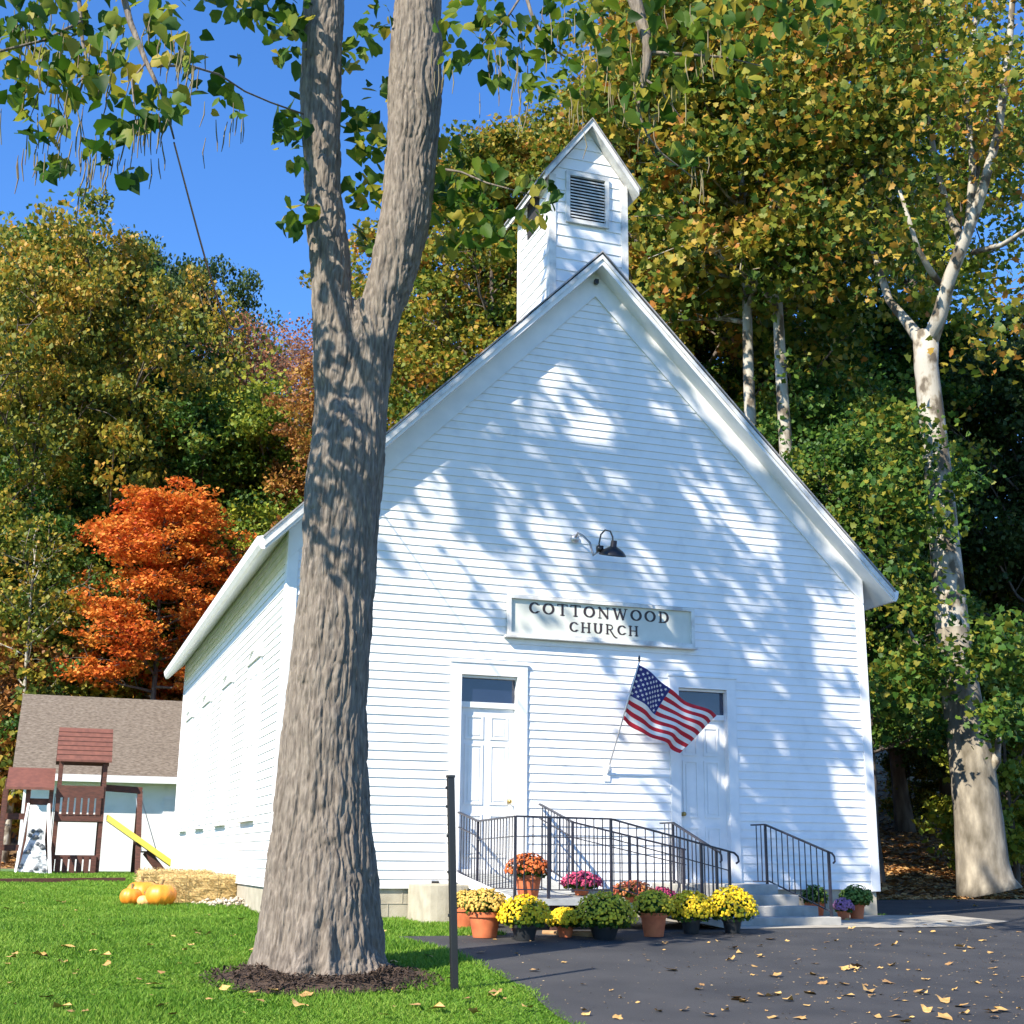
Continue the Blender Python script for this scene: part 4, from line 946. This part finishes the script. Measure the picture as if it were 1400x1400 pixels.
for k,px,D,sc,lm,lab in [('under',1200,33,560,'green','dense leafy green tree hugging the right side of the church'),('under',1175,37,500,'green','green undergrowth tree behind the right eave'),
  ('shrub',1385,35,860,'yg','low bright green sapling right of the sycamore trunk'),('under',1330,52,760,'dark','dark tree on the bank behind the sycamore trunk'),
  ('under',1420,50,700,'dark','dark tree on the bank at the right edge'),('shrub',1250,47,1000,'oak','olive bush at the top of the leafy bank'),('under',1270,54,780,'dark','dark tree far back on the bank')]:
    o=plant(k,px,D,sc,lm,lab,group='undergrowth trees right of the church',name='understory_tree')
# foreground right sycamore --------------------------------------------
SDN=31.0
tw=empty('sycamore_tree',tuple((lambda q:(q.x,q.y,g(q.x,q.y)))(at(1350,1215,SDN))),label='big mottled sycamore with forked white limbs right of the church',cat='tree')
def W3(px,py,D=SDN): return at(px,py,D)
mb=MB()
tk=[(1352,1222,1.42),(1347,1205,1.20),(1343,1180,1.10),(1338,1120,1.02),(1328,1040,.95),(1314,950,.84),(1302,860,.74),(1293,760,.68),(1284,660,.62),(1274,570,.58),(1266,500,.56),(1266,455,.60)]
P=[W3(a,b) for a,b,_ in tk]; mb.tube(P,[c/2 for *_,c in tk],18); mb.mi=[1 if i<18*6 else 0 for i in range(len(mb.mi))]
ss=MB()
def lim(l,D1=0):
    n=len(l); ss=MB(); ss.tube([W3(a,b,SDN+D1*i/n) for i,(a,b,_) in enumerate(l)],[c/2 for *_,c in l],9); link('limb',ss.mesh('limb',True),tw,MT['sycbark'])
lim([(1268,475,.42),(1285,430,.36),(1298,380,.32),(1318,330,.28),(1340,270,.24),(1365,180,.2),(1380,60,.16),(1390,-80,.1)],-2)
lim([(1262,470,.36),(1240,440,.26),(1215,410,.2),(1190,330,.15),(1180,240,.1)],2)
lim([(1318,335,.2),(1300,300,.18),(1280,230,.16),(1262,120,.13),(1255,0,.1)],2)
lim([(1290,395,.18),(1272,370,.16),(1255,340,.12),(1230,260,.08)],-2)
lim([(1330,345,.14),(1370,335,.12),(1410,310,.1),(1450,280,.07)],-3)
lim([(1322,330,.2),(1330,230,.17),(1320,120,.13),(1335,20,.1)],1)
lim([(1325,300,.12),(1350,160,.1),(1372,100,.06)],3)
lim([(1330,1040,.2),(1290,950,.16),(1262,900,.12),(1242,860,.08)],-1)
lim([(1345,1070,.2),(1362,1040,.2),(1366,1000,.1)],-.5)
link('trunk',mb.mesh('trunk',True),tw,[MT['sycbark'],MT['sycbase']])
C=[];
for px,py,r_,n,D in [(1290,80,90,900,31),(1370,120,80,700,30),(1200,150,90,900,31),(1130,90,90,800,30),(1340,10,80,600,30),(1180,20,90,700,30),(1100,200,80,600,31),(1050,130,80,600,31),(1230,270,60,400,31),(1380,230,50,200,31),(1180,330,60,380,31),(1320,200,50,260,32),(1060,20,90,600,31),(1380,400,50,200,32),(1355,470,45,160,31),(980,60,90,500,32),(1120,330,60,350,32),(950,170,80,380,33),(1230,380,40,140,32)]:
    for c in range(max(4,n//30)):
        a=random.uniform(0,6.28); rr=r_*math.sqrt(random.random()); q=W3(px+rr*math.cos(a),py+rr*math.sin(a),D+random.uniform(-2.2,2.2))
        v=rng.normal(size=(34,3))*np.array([.42,.42,.26]); C.append(v+np.array(q))
C=np.concatenate(C); link('crown',leaves('crown',C,.18,T_LOBE,up=.5,droop=.5),tw,LM['syc'])
C=[]
for px,py,r_,n,D in [(1225,600,60,9,29.5),(1235,800,60,10,29.5),(1240,930,45,8,29.5),(1230,700,50,8,29.5),(1285,905,30,5,30),(1370,910,34,7,29),(1380,980,26,5,29),(1355,870,20,3,29),(1250,980,30,3,29.5),(1300,720,20,2,30),(1305,660,25,3,30)]:
    for c in range(n):
        a=random.uniform(0,6.28); rr=r_*math.sqrt(random.random()); q=W3(px+rr*math.cos(a),py+rr*math.sin(a),D+random.uniform(-.7,.7))
        v=rng.normal(size=(64,3))*np.array([.30,.30,.2]); C.append(v+np.array(q))
C=np.concatenate(C); link('climbing_vine',leaves('climbing_vine',C,.15,T_LOBE,up=.6,droop=.4),tw,LM['green'])
# ------------------------------------------------------------------ the forked catalpa in the lawn
TD=12.55
tb=gp(440,1342)
ct=empty('catalpa_tree',tuple(tb),label='huge forked tree with furrowed grey bark in the lawn before the church',cat='tree')
def T3(px,py,D=TD): return at(px,py,D)
def ppm(py,D=TD): return (T3(700,py,D)-T3(701,py,D)).length
def sec(l,D=TD,dd=0):
    P=[];Rd=[]; n=len(l)
    for i,(y,a,b) in enumerate(l):
        DD=D+dd*i/max(1,n-1); P.append(T3((a+b)/2,y,DD)); Rd.append((b-a)/2*ppm(y,DD))
    return P,Rd
main=[(1352,326,556),(1336,338,542),(1315,348,530),(1290,354,526),(1250,359,520),(1200,364,515),(1150,371,508),(1100,377,504),(1050,382,501),(1000,387,500),(950,393,500),(900,399,503),(850,405,506),(800,411,510),(750,415,513),(700,418,516),(650,422,520),(600,430,520),(570,438,512),(540,450,503),(500,465,496)]
left=[(740,432,500),(640,427,498),(560,430,492),(500,428,492),(440,427,487),(400,426,483),(350,423,479),(300,421,474),(250,418,467),(200,416,465),(150,414,465),(80,414,467),(0,417,471),(-60,419,472),(-150,420,470)]
right=[(740,440,512),(640,448,524),(560,462,530),(500,476,536),(460,485,543),(430,490,549),(400,498,560),(350,508,576),(300,518,588),(250,524,594),(200,528,598),(150,530,602),(80,535,605),(0,541,602),(-60,545,602),(-150,550,602)]
mb=MB()
for l,dd in ((main,0),(left,.15),(right,-.1)):
    P,Rd=sec(l,TD,dd); mb.tube(P,Rd,28)
    if l is left: Lend=(P[-1],Rd[-1],(P[-1]-P[-3]).normalized())
    if l is right: Rend=(P[-1],Rd[-1],(P[-1]-P[-3]).normalized())
tmp=bpy.data.objects.new('tmp',mb.mesh('tmp')); COL.objects.link(tmp)
m=tmp.modifiers.new('r','REMESH'); m.mode='VOXEL'; m.voxel_size=.05
m=tmp.modifiers.new('s','SMOOTH'); m.factor=.5; m.iterations=4
m=tmp.modifiers.new('r2','REMESH'); m.mode='VOXEL'; m.voxel_size=.0095
m=tmp.modifiers.new('s2','SMOOTH'); m.factor=.5; m.iterations=2
dg=bpy.context.evaluated_depsgraph_get(); ev=tmp.evaluated_get(dg); me=bpy.data.meshes.new_from_object(ev)
bpy.data.objects.remove(tmp)
nv=len(me.vertices); co=np.empty(nv*3,np.float32); me.vertices.foreach_get('co',co); co=co.reshape(-1,3)
nr=np.empty(nv*3,np.float32); me.vertex_normals.foreach_get('vector',nr); nr=nr.reshape(-1,3)
# value noise in numpy (3-D lattice)
LAT=rng.random((64,64,64)).astype(np.float32)
def vnoise(p):
    i=np.floor(p).astype(int); f=p-i; f=f*f*(3-2*f); r_=0
    for dx in (0,1):
        for dy in (0,1):
            for dz in (0,1):
                wq=(f[:,0] if dx else 1-f[:,0])*(f[:,1] if dy else 1-f[:,1])*(f[:,2] if dz else 1-f[:,2])
                r_=r_+wq*LAT[(i[:,0]+dx)%64,(i[:,1]+dy)%64,(i[:,2]+dz)%64]
    return r_*2-1
q=co-np.array(tb,np.float32)
warp=np.stack([vnoise(q*np.array([3,3,2.0])+k*17) for k in range(2)],1)*.10
qx=q.copy(); qx[:,:2]+=warp*.5
r1=1-2*np.abs(vnoise(qx*np.array([24,24,2.4])+5)); r2=1-2*np.abs(vnoise(qx*np.array([48,48,7.0])+31)); r3=vnoise(q*np.array([55,55,20])+9)
big=vnoise(q*np.array([2.2,2.2,.7])+3)
flare=np.clip(1-(q[:,2])/.8,0,1)
ang=np.arctan2(q[:,1],q[:,0]); butt=np.cos(ang*5+1)*.05*flare**1.5
n1=vnoise(qx*np.array([20,20,1.9])+5); n2=vnoise(qx*np.array([38,38,6])+31); disp=.013-.020*np.exp(-(n1/.30)**2)-.011*np.exp(-(n2/.30)**2)+n1*.008+r3*.005+big*.025+butt
co2=co+nr*disp[:,None]; me.vertices.foreach_set('co',co2.ravel()); 
me.polygons.foreach_set('use_smooth',np.ones(len(me.polygons),bool)); me.update()
link('trunk',me,ct,MT['bark'])
# limbs above the frame
lb=MB(); lb2=MB()
def facade(px,py): p=on(1,-.02,px,py); return (p.x,p.z)
def shadowlimb(start,r0,pix,Pys,r1_,first=True):
    pts=[start] if start is not None else []
    for (px,py),yy in zip(pix,Pys):
        X,Z=facade(px,py); q_=src(X,Z,yy)
        if start is None or q_.z>pts[-1].z+.35: pts.append(q_)
    if len(pts)<2: pts.append(pts[0]+Vector((-.6,-.3,1.6)))
    n=len(pts); mb_=MB(); mb_.tube(pts,[r0+(r1_-r0)*(i/(n-1))**.8 for i in range(n)],12); link('limb',mb_.mesh('limb',True),ct,MT['bark']); return pts
shadow_print=[]
for nm,(p_,r_,d_) in (('L',Lend),('R',Rend)):
    t=-p_.y/SD.y; s_=p_+SD*t; shadow_print.append((nm,tuple(round(v,2) for v in p_),tuple(round(v,2) for v in s_),round(r_,2)))
open('/tmp/stem.txt','w').write(str(shadow_print))
Lp=shadowlimb(Lend[0],Lend[1],[(1108,1100),(1102,1000),(1098,900),(1090,800),(1075,700),(1050,610),(1010,520),(960,430)],[-5.9,-5.9,-5.8,-5.8,-5.7,-5.7,-5.6,-5.5],.07)
L2=shadowlimb(Lp[min(1,len(Lp)-1)],.26,[(1040,1080),(1000,1000),(960,890),(925,770),(905,650),(875,540),(845,460)],[-6.0,-6.1,-6.2,-6.3,-6.3,-6.4,-6.4],.08)
L3=shadowlimb(L2[min(3,len(L2)-2)],.16,[(870,720),(790,660),(720,600),(650,550)],[-6.4,-6.7,-6.9,-7.0],.05)
L4=shadowlimb(L2[min(4,len(L2)-2)],.12,[(850,640),(800,570),(740,520)],[-6.2,-6.4,-6.6],.04)
L5=shadowlimb(L3[2],.09,[(720,720),(650,690),(590,640)],[-6.6,-6.8,-6.9],.03)
L6=shadowlimb(Lp[min(4,len(Lp)-1)],.13,[(1040,700),(980,640),(940,560)],[-5.5,-5.4,-5.2],.04)
Rp=[Rend[0],Rend[0]+Rend[2]*2,Rend[0]+Vector((.5,.2,4)),Rend[0]+Vector((.9,.6,6.5))]; lb.tube(Rp,[Rend[1],.26,.2,.1],10); link('limb',lb.mesh('limb',True),ct,MT['bark'])
# visible drooping boughs, spelled out from the photo at their own distances
def limbobj(P,r,n=8):
    mb=MB(); mb.tube(P,r,n); link('limb',mb.mesh('limb',True),ct,MT['bark'])
def bough(l): limbobj([at(a,b,D) for a,b,D,_ in l],[r_ for *_,r_ in l],7)
bough([(150,-160,11),(165,-20,10.6),(178,30,10.5),(200,85,10.4),(225,150,10.3),(240,205,10.2)][0:0] or [(150,-160,11,.06),(165,-20,10.6,.032),(178,30,10.5,.028),(200,85,10.4,.022),(222,130,10.3,.014),(238,190,10.3,.008)])
bough([(100,-120,11,.04),(108,0,10.8,.02),(113,60,10.7,.015),(122,95,10.6,.010),(95,130,10.5,.006),(75,200,10.4,.005)])
bough([(205,90,10.4,.014),(260,90,10.8,.011),(300,102,11.3,.010),(335,125,11.7,.009),(370,140,12.1,.009),(415,156,12.4,.010)])
bough([(200,85,10.4,.010),(180,110,10.3,.008),(186,170,10.2,.006),(178,230,10.2,.004)])
bough([(0,70,10.5,.012),(60,55,10.6,.012),(110,30,10.7,.014)])
bough([(858,-180,11,.10),(862,-20,10.8,.075),(874,20,10.8,.06),(886,60,10.8,.052),(884,90,10.8,.040),(878,115,10.8,.030)])
bough([(878,112,10.8,.022),(872,150,10.8,.012),(885,185,10.8,.010),(905,210,10.9,.009),(950,245,11,.006)])
bough([(886,72,10.8,.022),(930,74,10.9,.016),(990,78,11,.010),(1040,90,11.1,.006)])
bough([(884,110,10.8,.012),(900,120,10.8,.009),(930,160,10.8,.006)])
bough([(700,-140,11.4,.05),(715,-20,11.3,.022),(730,30,11.2,.016),(760,70,11.2,.010),(800,95,11.2,.006)])
bough([(715,-10,11.3,.014),(690,30,11.3,.010),(660,60,11.3,.007),(640,90,11.3,.004)])
bough([(595,230,12.5,.016),(630,235,12.4,.012),(665,250,12.3,.010),(710,262,12.2,.007),(745,272,12.1,.005)])
# upper structure linking the boughs to the stems (above the frame)
for e in ((150,-160,11),(858,-180,11),(700,-140,11.4),(100,-120,11)):
    p_=at(*e); st_=Lend[0] if e[0]<300 else Rend[0]; limbobj([st_+Vector((0,0,1.2)),st_.lerp(p_,.35)+Vector((0,0,2.3)),st_.lerp(p_,.75)+Vector((0,0,1.6)),p_],[.17,.13,.10,.055 if e[0]!=858 else .1],8)
# foliage clusters
C=[];PC=[]
vis=[(60,130,50,10.4,26),(110,115,45,10.4,26),(30,60,45,10.6,22),(150,85,45,10.4,24),(75,25,42,10.6,22),(182,160,45,10.3,24),(235,75,30,10.4,12),(60,185,32,10.3,14),(150,200,26,10.2,9),(70,232,20,10.3,10),(180,243,16,10.2,7),(130,55,50,10.6,22),(8,110,36,10.5,14),(228,150,34,10.3,16),(312,150,22,11.4,7),(255,62,12,10.6,2),(205,25,30,10.5,10),(5,10,45,10.7,16),(130,0,60,10.8,22),(60,60,60,10.9,24),(30,-20,60,11,14),(100,240,10,10.3,2),(120,205,14,10.3,3),
 (640,35,50,11.3,20),(700,60,42,11.3,20),(742,112,32,11.2,15),(680,100,26,11.3,9),(622,85,20,11.4,7),(785,50,55,11.2,30),(845,100,40,10.9,22),(760,15,60,11.3,28),(905,110,50,10.9,30),(965,60,50,10.9,28),(860,35,60,10.9,30),(920,20,60,10.9,28),(1010,90,45,11,22),(885,150,34,10.8,18),(820,130,36,11,16),(1050,20,60,11.1,26),(1110,40,50,11.3,16),(935,215,25,10.9,8),(1000,20,50,11,20),(700,10,50,11.4,18),(1180,10,60,11.6,16),
 (510,200,25,12.8,18),(500,260,32,12.9,26),(507,325,24,12.9,18),(490,165,18,12.8,8),(520,125,22,12.8,8),(490,60,25,12.6,9),(512,25,30,12.6,14),(630,255,34,12.7,30),(655,305,40,12.6,34),(690,320,34,12.6,22),(622,335,24,12.7,12),(612,200,18,12.7,7),(665,245,30,12.5,16),(728,300,20,12.2,12),(745,268,20,12.1,9),(722,255,18,12.2,7),(600,280,25,12.9,14),
 (400,182,26,12.3,14),(385,190,20,12.2,8),(405,232,14,12.3,5),(410,290,22,12.4,11),(402,308,18,12.3,9),(368,28,34,12.0,20),(400,15,30,12.2,20),(343,18,18,11.9,7),(400,60,24,12.2,10),(385,78,12,12.1,5)]
for px,py,r_,D,n in vis:
    for i in range(int(n*1.35)):
        a=random.uniform(0,6.28); rr=r_*math.sqrt(random.random()); C.append(at(px+rr*math.cos(a),py+rr*math.sin(a)*.9,D+random.uniform(-.35,.35)))
    if px<330 or 600<px<1000:
        if py<230:
            for i in range(3 if px<330 else 2): PC.append(at(px+random.uniform(-r_,r_),py+random.uniform(0,r_*.8),D+random.uniform(-.3,.3)))
Cv=np.array([tuple(c) for c in C])
link('crown',leaves('crown',Cv,.138,T_HEART,up=.25,droop=1.5,sv=.4),ct,LM['cat'])
# crown above the frame that dapples the facade
C=[]
dark=[(800,430,36,60,5),(770,490,30,20,2),(850,480,26,60,4),(880,560,34,60,7),(905,650,32,60,6),(840,590,34,24,3),(770,570,34,22,3),(700,560,30,26,3),(690,620,46,24,5),(760,660,46,26,6),(830,700,38,26,5),(650,700,30,36,4),(610,620,26,30,3),(560,660,30,26,2),(530,760,16,16,1),(720,750,24,26,2),(860,790,42,22,4),(930,740,30,40,4),(910,700,26,40,4),(990,770,40,26,4),(960,830,34,40,5),(1000,900,36,46,6),(1010,980,40,50,6),(1040,1080,40,50,7),(1060,1160,50,45,8),(960,1080,34,70,8),(970,1180,36,40,5),(915,1010,24,40,3),(1090,760,24,60,4),(1020,700,22,30,2),(950,600,20,40,2),(1000,640,22,24,2),(1060,860,22,46,2),(1150,900,16,60,1),(1165,1040,18,60,2),(1150,1150,26,50,3),(655,840,26,16,1),(925,840,26,26,2),(1120,800,22,40,2),(740,840,30,12,1),(880,880,40,20,2),(1010,560,20,20,1),(900,480,18,24,1),(1130,990,16,60,2),
 (770,200,50,30,5),(760,350,40,40,5),(830,330,24,30,3),(740,300,20,30,2),(820,290,14,30,1),(790,230,20,20,1)]
for px,py,rx,ry,n in dark:
    for c in range(int(n*1.15+.5)):
        a=random.uniform(0,6.28); rr=math.sqrt(random.random()); X,Z=facade(px+rx*rr*math.cos(a),py+ry*rr*math.sin(a))
        q=src(X,Z,random.uniform(-7.6,-4.6))
        v=rng.normal(size=(15,3))*np.array([.19,.19,.19]); C.append(v+np.array(q))
C=np.concatenate(C); link('crown',leaves('crown',C,.21,T_HEART,up=.6,droop=.6),ct,LM['cat'])
# seed pods (a few shapes shared)
pods=[]
for k in range(5):
    mb=MB(); L_=random.uniform(.22,.36); bx_=random.uniform(-.03,.03)
    mb.tube([(0,0,0),(bx_*.6,.01,-L_*.35),(bx_,0,-L_*.7),(bx_*.4,-.01,-L_)],[.004,.0065,.0065,.003],5); me=mb.mesh('seed_pod'); me.materials.append(MT['pod']); pods.append(me)
random.shuffle(PC)
for i,p_ in enumerate(PC[:100]):
    o=bpy.data.objects.new('seed_pod',random.choice(pods)); COL.objects.link(o); o.parent=ct; o.location=p_-Vector(ct.location); o.rotation_euler=(random.gauss(0,.08),random.gauss(0,.08),random.uniform(0,6))
mb=MB()
for p_ in PC[:]:
    for k in range(2):
        q=p_+Vector((random.gauss(0,.12),random.gauss(0,.12),random.gauss(0,.1))); L_=random.uniform(.18,.34); mb.tube([q,q+Vector((random.gauss(0,.012),0,-L_*.5)),q+Vector((random.gauss(0,.02),0,-L_))],[.003,.006,.003],4)
tag(link('seed_pods',mb.mesh('seed_pods'),ct,MT['pod']),kind='stuff')
# wire
mb=MB(); pa=at(238,195,10.6); pbb=at(332,445,46)
mb.tube([pa.lerp(pbb,t)-Vector((0,0,2.2*math.sin(math.pi*t)*.35)) for t in [i/16 for i in range(17)]],[.008+.03*(i/16) for i in range(17)],5)
tag(mb.build('cable',MT['black']),'thin dark overhead cable sloping down the blue sky beside the trunk','cable')
# mulch ring
mb=MB(); n=40; V=[];Fq=[]
for j,(rr,hh) in enumerate(((.45,.08),(.68,.05),(.90,.0))):
    for i in range(n):
        a=2*math.pi*i/n; r2_=rr*(1+.10*math.sin(a*3+1)+.07*math.sin(a*7)) ; x=tb.x+r2_*math.cos(a)*1.0; y=tb.y+r2_*math.sin(a); V.append((x,y,g(x,y)+hh+.012+random.uniform(-.008,.008)))
for j in range(2):
    for i in range(n): i2=(i+1)%n; Fq.append((j*n+i,(j+1)*n+i,(j+1)*n+i2,j*n+i2))
me=bpy.data.meshes.new('mulch'); me.from_pydata(V,[],Fq); tag(link('mulch',me,None,MT['soil']),'dark mulch ring round the foot of the forked tree','mulch',kind='stuff')
V=[];Fc=[]
for i in range(2600):
    a=random.uniform(0,6.28); rr=.5+.55*random.random()**1.6; x=tb.x+rr*math.cos(a); y=tb.y+rr*math.sin(a); z=g(x,y)+.02+max(0,.09-(rr-.5)*.14)
    d=Vector((random.gauss(0,1),random.gauss(0,1),random.gauss(0,.35))).normalized()*random.uniform(.02,.05); s=d.cross(Vector((0,0,1))).normalized()*random.uniform(.005,.012); p_=Vector((x,y,z)); b0=len(V)
    V+=[tuple(p_-d-s),tuple(p_-d+s),tuple(p_+d+s*.5),tuple(p_+d-s*.5)]; Fc.append((b0,b0+1,b0+2,b0+3))
tag(link('mulch_chips',npmesh('mulch_chips',np.array(V),np.array(Fc)),None,MT['soil']),'shredded bark chips lying on the mulch ring','mulch',kind='stuff')
# ------------------------------------------------------------------ lawn blades
def in_asph(x,y):
    xl_=np.interp(y,[a for a,_ in edge],[b for _,b in edge]); xl_=np.where(y>ytop,np.where(y<-.0,2.2,9.5),xl_); return x>xl_-.0
def scatter(n,D0,D1,pw=1.0):
    pxs=rng.uniform(-60,1460,n); u=rng.random(n); D=D0*(D1/D0)**(u**pw); out=np.empty((n,2))
    az=YAW+np.arctan((pxs-700)/F/math.cos(PITCH)); return CX+D*np.sin(az),CY+D*np.cos(az),D
x,y,D=scatter(620000,8.5,37)
keep=~in_asph(x-.02-.09*rng.random(len(x))**2,y)&~((x>0)&(x<9.4)&(y>-.05)&(y<14.4))&(y<27)&(x<12)&(np.hypot(x-tb.x,y-tb.y)>.70+.1*rng.random(len(x)))&~((x>1.8)&(x<2.5)&(y>-1)&(y<0))
keep&=~((np.hypot(x-tb.x,y-tb.y)<.92)&(rng.random(len(x))<.75))
x,y,D=x[keep],y[keep],D[keep]; n=len(x); z=G(x,y)
hgt=(.035+.03*rng.random(n))*(.8+.5*vnoise(np.stack([x*1.5,y*1.5,x*0],1))); wd=.0022*D**.55*(.7+.6*rng.random(n)); a=rng.random(n)*6.28; ln=rng.normal(size=(n,2))*.028
B=np.stack([x,y,z],1); dx=np.stack([np.cos(a)*wd,np.sin(a)*wd,0*a],1)
V=np.stack([B-dx,B+dx,B+np.stack([ln[:,0],ln[:,1],hgt],1)],1).reshape(-1,3); Fc=np.arange(n*3).reshape(-1,3)
tag(link('grass',npmesh('grass',V,Fc,rng.random(n)),None,MT['grass']),'short bright green lawn grass','grass',kind='stuff')
# ------------------------------------------------------------------ fallen leaves
FLM=mat('fallen_leaf',[(.40,.22,.07),(.60,.42,.16),(.70,.55,.28)],rough=.8,scale=3,coord='Object')
fm=[]
for k in range(6):
    V0,F0=(T_LOBE if k%2==0 else T_HEART); V0=V0.copy(); V0[:,2]=np.abs(rng.normal(size=len(V0)))*.14+.02; 
    V0[:,2]+=.25*V0[:,0]**2*(1 if k<4 else 2); me=npmesh('fallen_leaf',V0,F0); mm=mat('fallen_leaf_%d'%k,[(.22+.05*k,.11+.03*k,.04),(.42+.045*k,.24+.04*k,.08+.02*k)],rough=.8,scale=4); me.materials.append(mm); fm.append(me)
def leafobj(x,y,on_asph,s):
    o=bpy.data.objects.new('fallen_leaf',random.choice(fm)); COL.objects.link(o)
    o.location=(x,y,g(x,y)+(.016 if on_asph else .04)); o.rotation_euler=(random.gauss(0,.15),random.gauss(0,.15),random.uniform(0,6.28)); o.scale=(s,s,s*random.uniform(.3,1.1))
    if on_asph: tag(o,'dry tan leaf fallen on the dark asphalt','leaf','leaves fallen on the asphalt')
    else: tag(o,'dry tan leaf fallen on the green lawn','leaf','leaves fallen on the lawn')
cnt={0:0,1:0}; tries=0
while (cnt[0]<105 or cnt[1]<175) and tries<9000:
    tries+=1; px=random.uniform(0,1400); py=random.uniform(1205,1400)
    if random.random()>((py-1190)/210)**.3: continue
    q=gp(px,py)
    A_=bool(in_asph(np.array([q.x]),np.array([q.y]))[0])
    if 0<q.x<9.4 and -1.0<q.y<14.4: continue
    if math.hypot(q.x-tb.x,q.y-tb.y)<.7: continue
    if 1.9<q.x<7.6 and q.y>-2.6: continue
    k=1 if A_ else 0
    if cnt[k]>=(175 if A_ else 105): continue
    if A_ and random.random()>(.25+.75*min(1,max(0,(px-700)/450))): continue
    cnt[k]+=1; leafobj(q.x,q.y,A_,random.choice((.035,.045,.06,.075,.09,.11,.14)))
x,y,D=scatter(9000,9,24); k_=in_asph(x-.05,y)&(y<-2.8)&(rng.random(len(x))<(.12+.5*sst(-1,6,x))); x,y=x[k_],y[k_]
LM['debris']=mat('leaf_crumb',[(.12,.08,.04),(.34,.22,.10),(.50,.38,.20)],rough=.9,scale=3,attr='rnd')
tag(link('leaf_crumbs',leaves('leaf_crumbs',np.stack([x,y,G(x,y)+.02],1),.018,T_QUAD,up=4,sv=.7),None,LM['debris']),'small crumbs of dry leaf and twig on the asphalt','leaf litter',kind='stuff')
# leaf litter on the bank and the forest floor
x,y,D=scatter(60000,27,60); keep=((y>7.2)&(x>9.8))|(y>30); x,y=x[keep],y[keep]
C=np.stack([x,y,G(x,y)+.03],1)
LM['litter']=mat('litter_leaf',[(.16,.08,.03),(.36,.17,.05),(.50,.32,.12)],rough=.9,scale=.8,attr='rnd')
tag(link('leaf_litter',leaves('leaf_litter',C,.16,T_QUAD,up=2.5),None,LM['litter']),'brown leaf litter covering the wooded bank','leaf litter',kind='stuff')
# thin leaf strip and grass tufts along the foot of the bank
x=rng.uniform(10,30,4200); y=5.2+.10*(x-10)+rng.uniform(0,1.3,4200); tag(link('leaf_strip',leaves('leaf_strip',np.stack([x,y,G(x,y)+.03],1),.12,T_QUAD,up=2),None,LM['litter']),'band of fallen leaves along the far edge of the asphalt','leaf litter',kind='stuff')
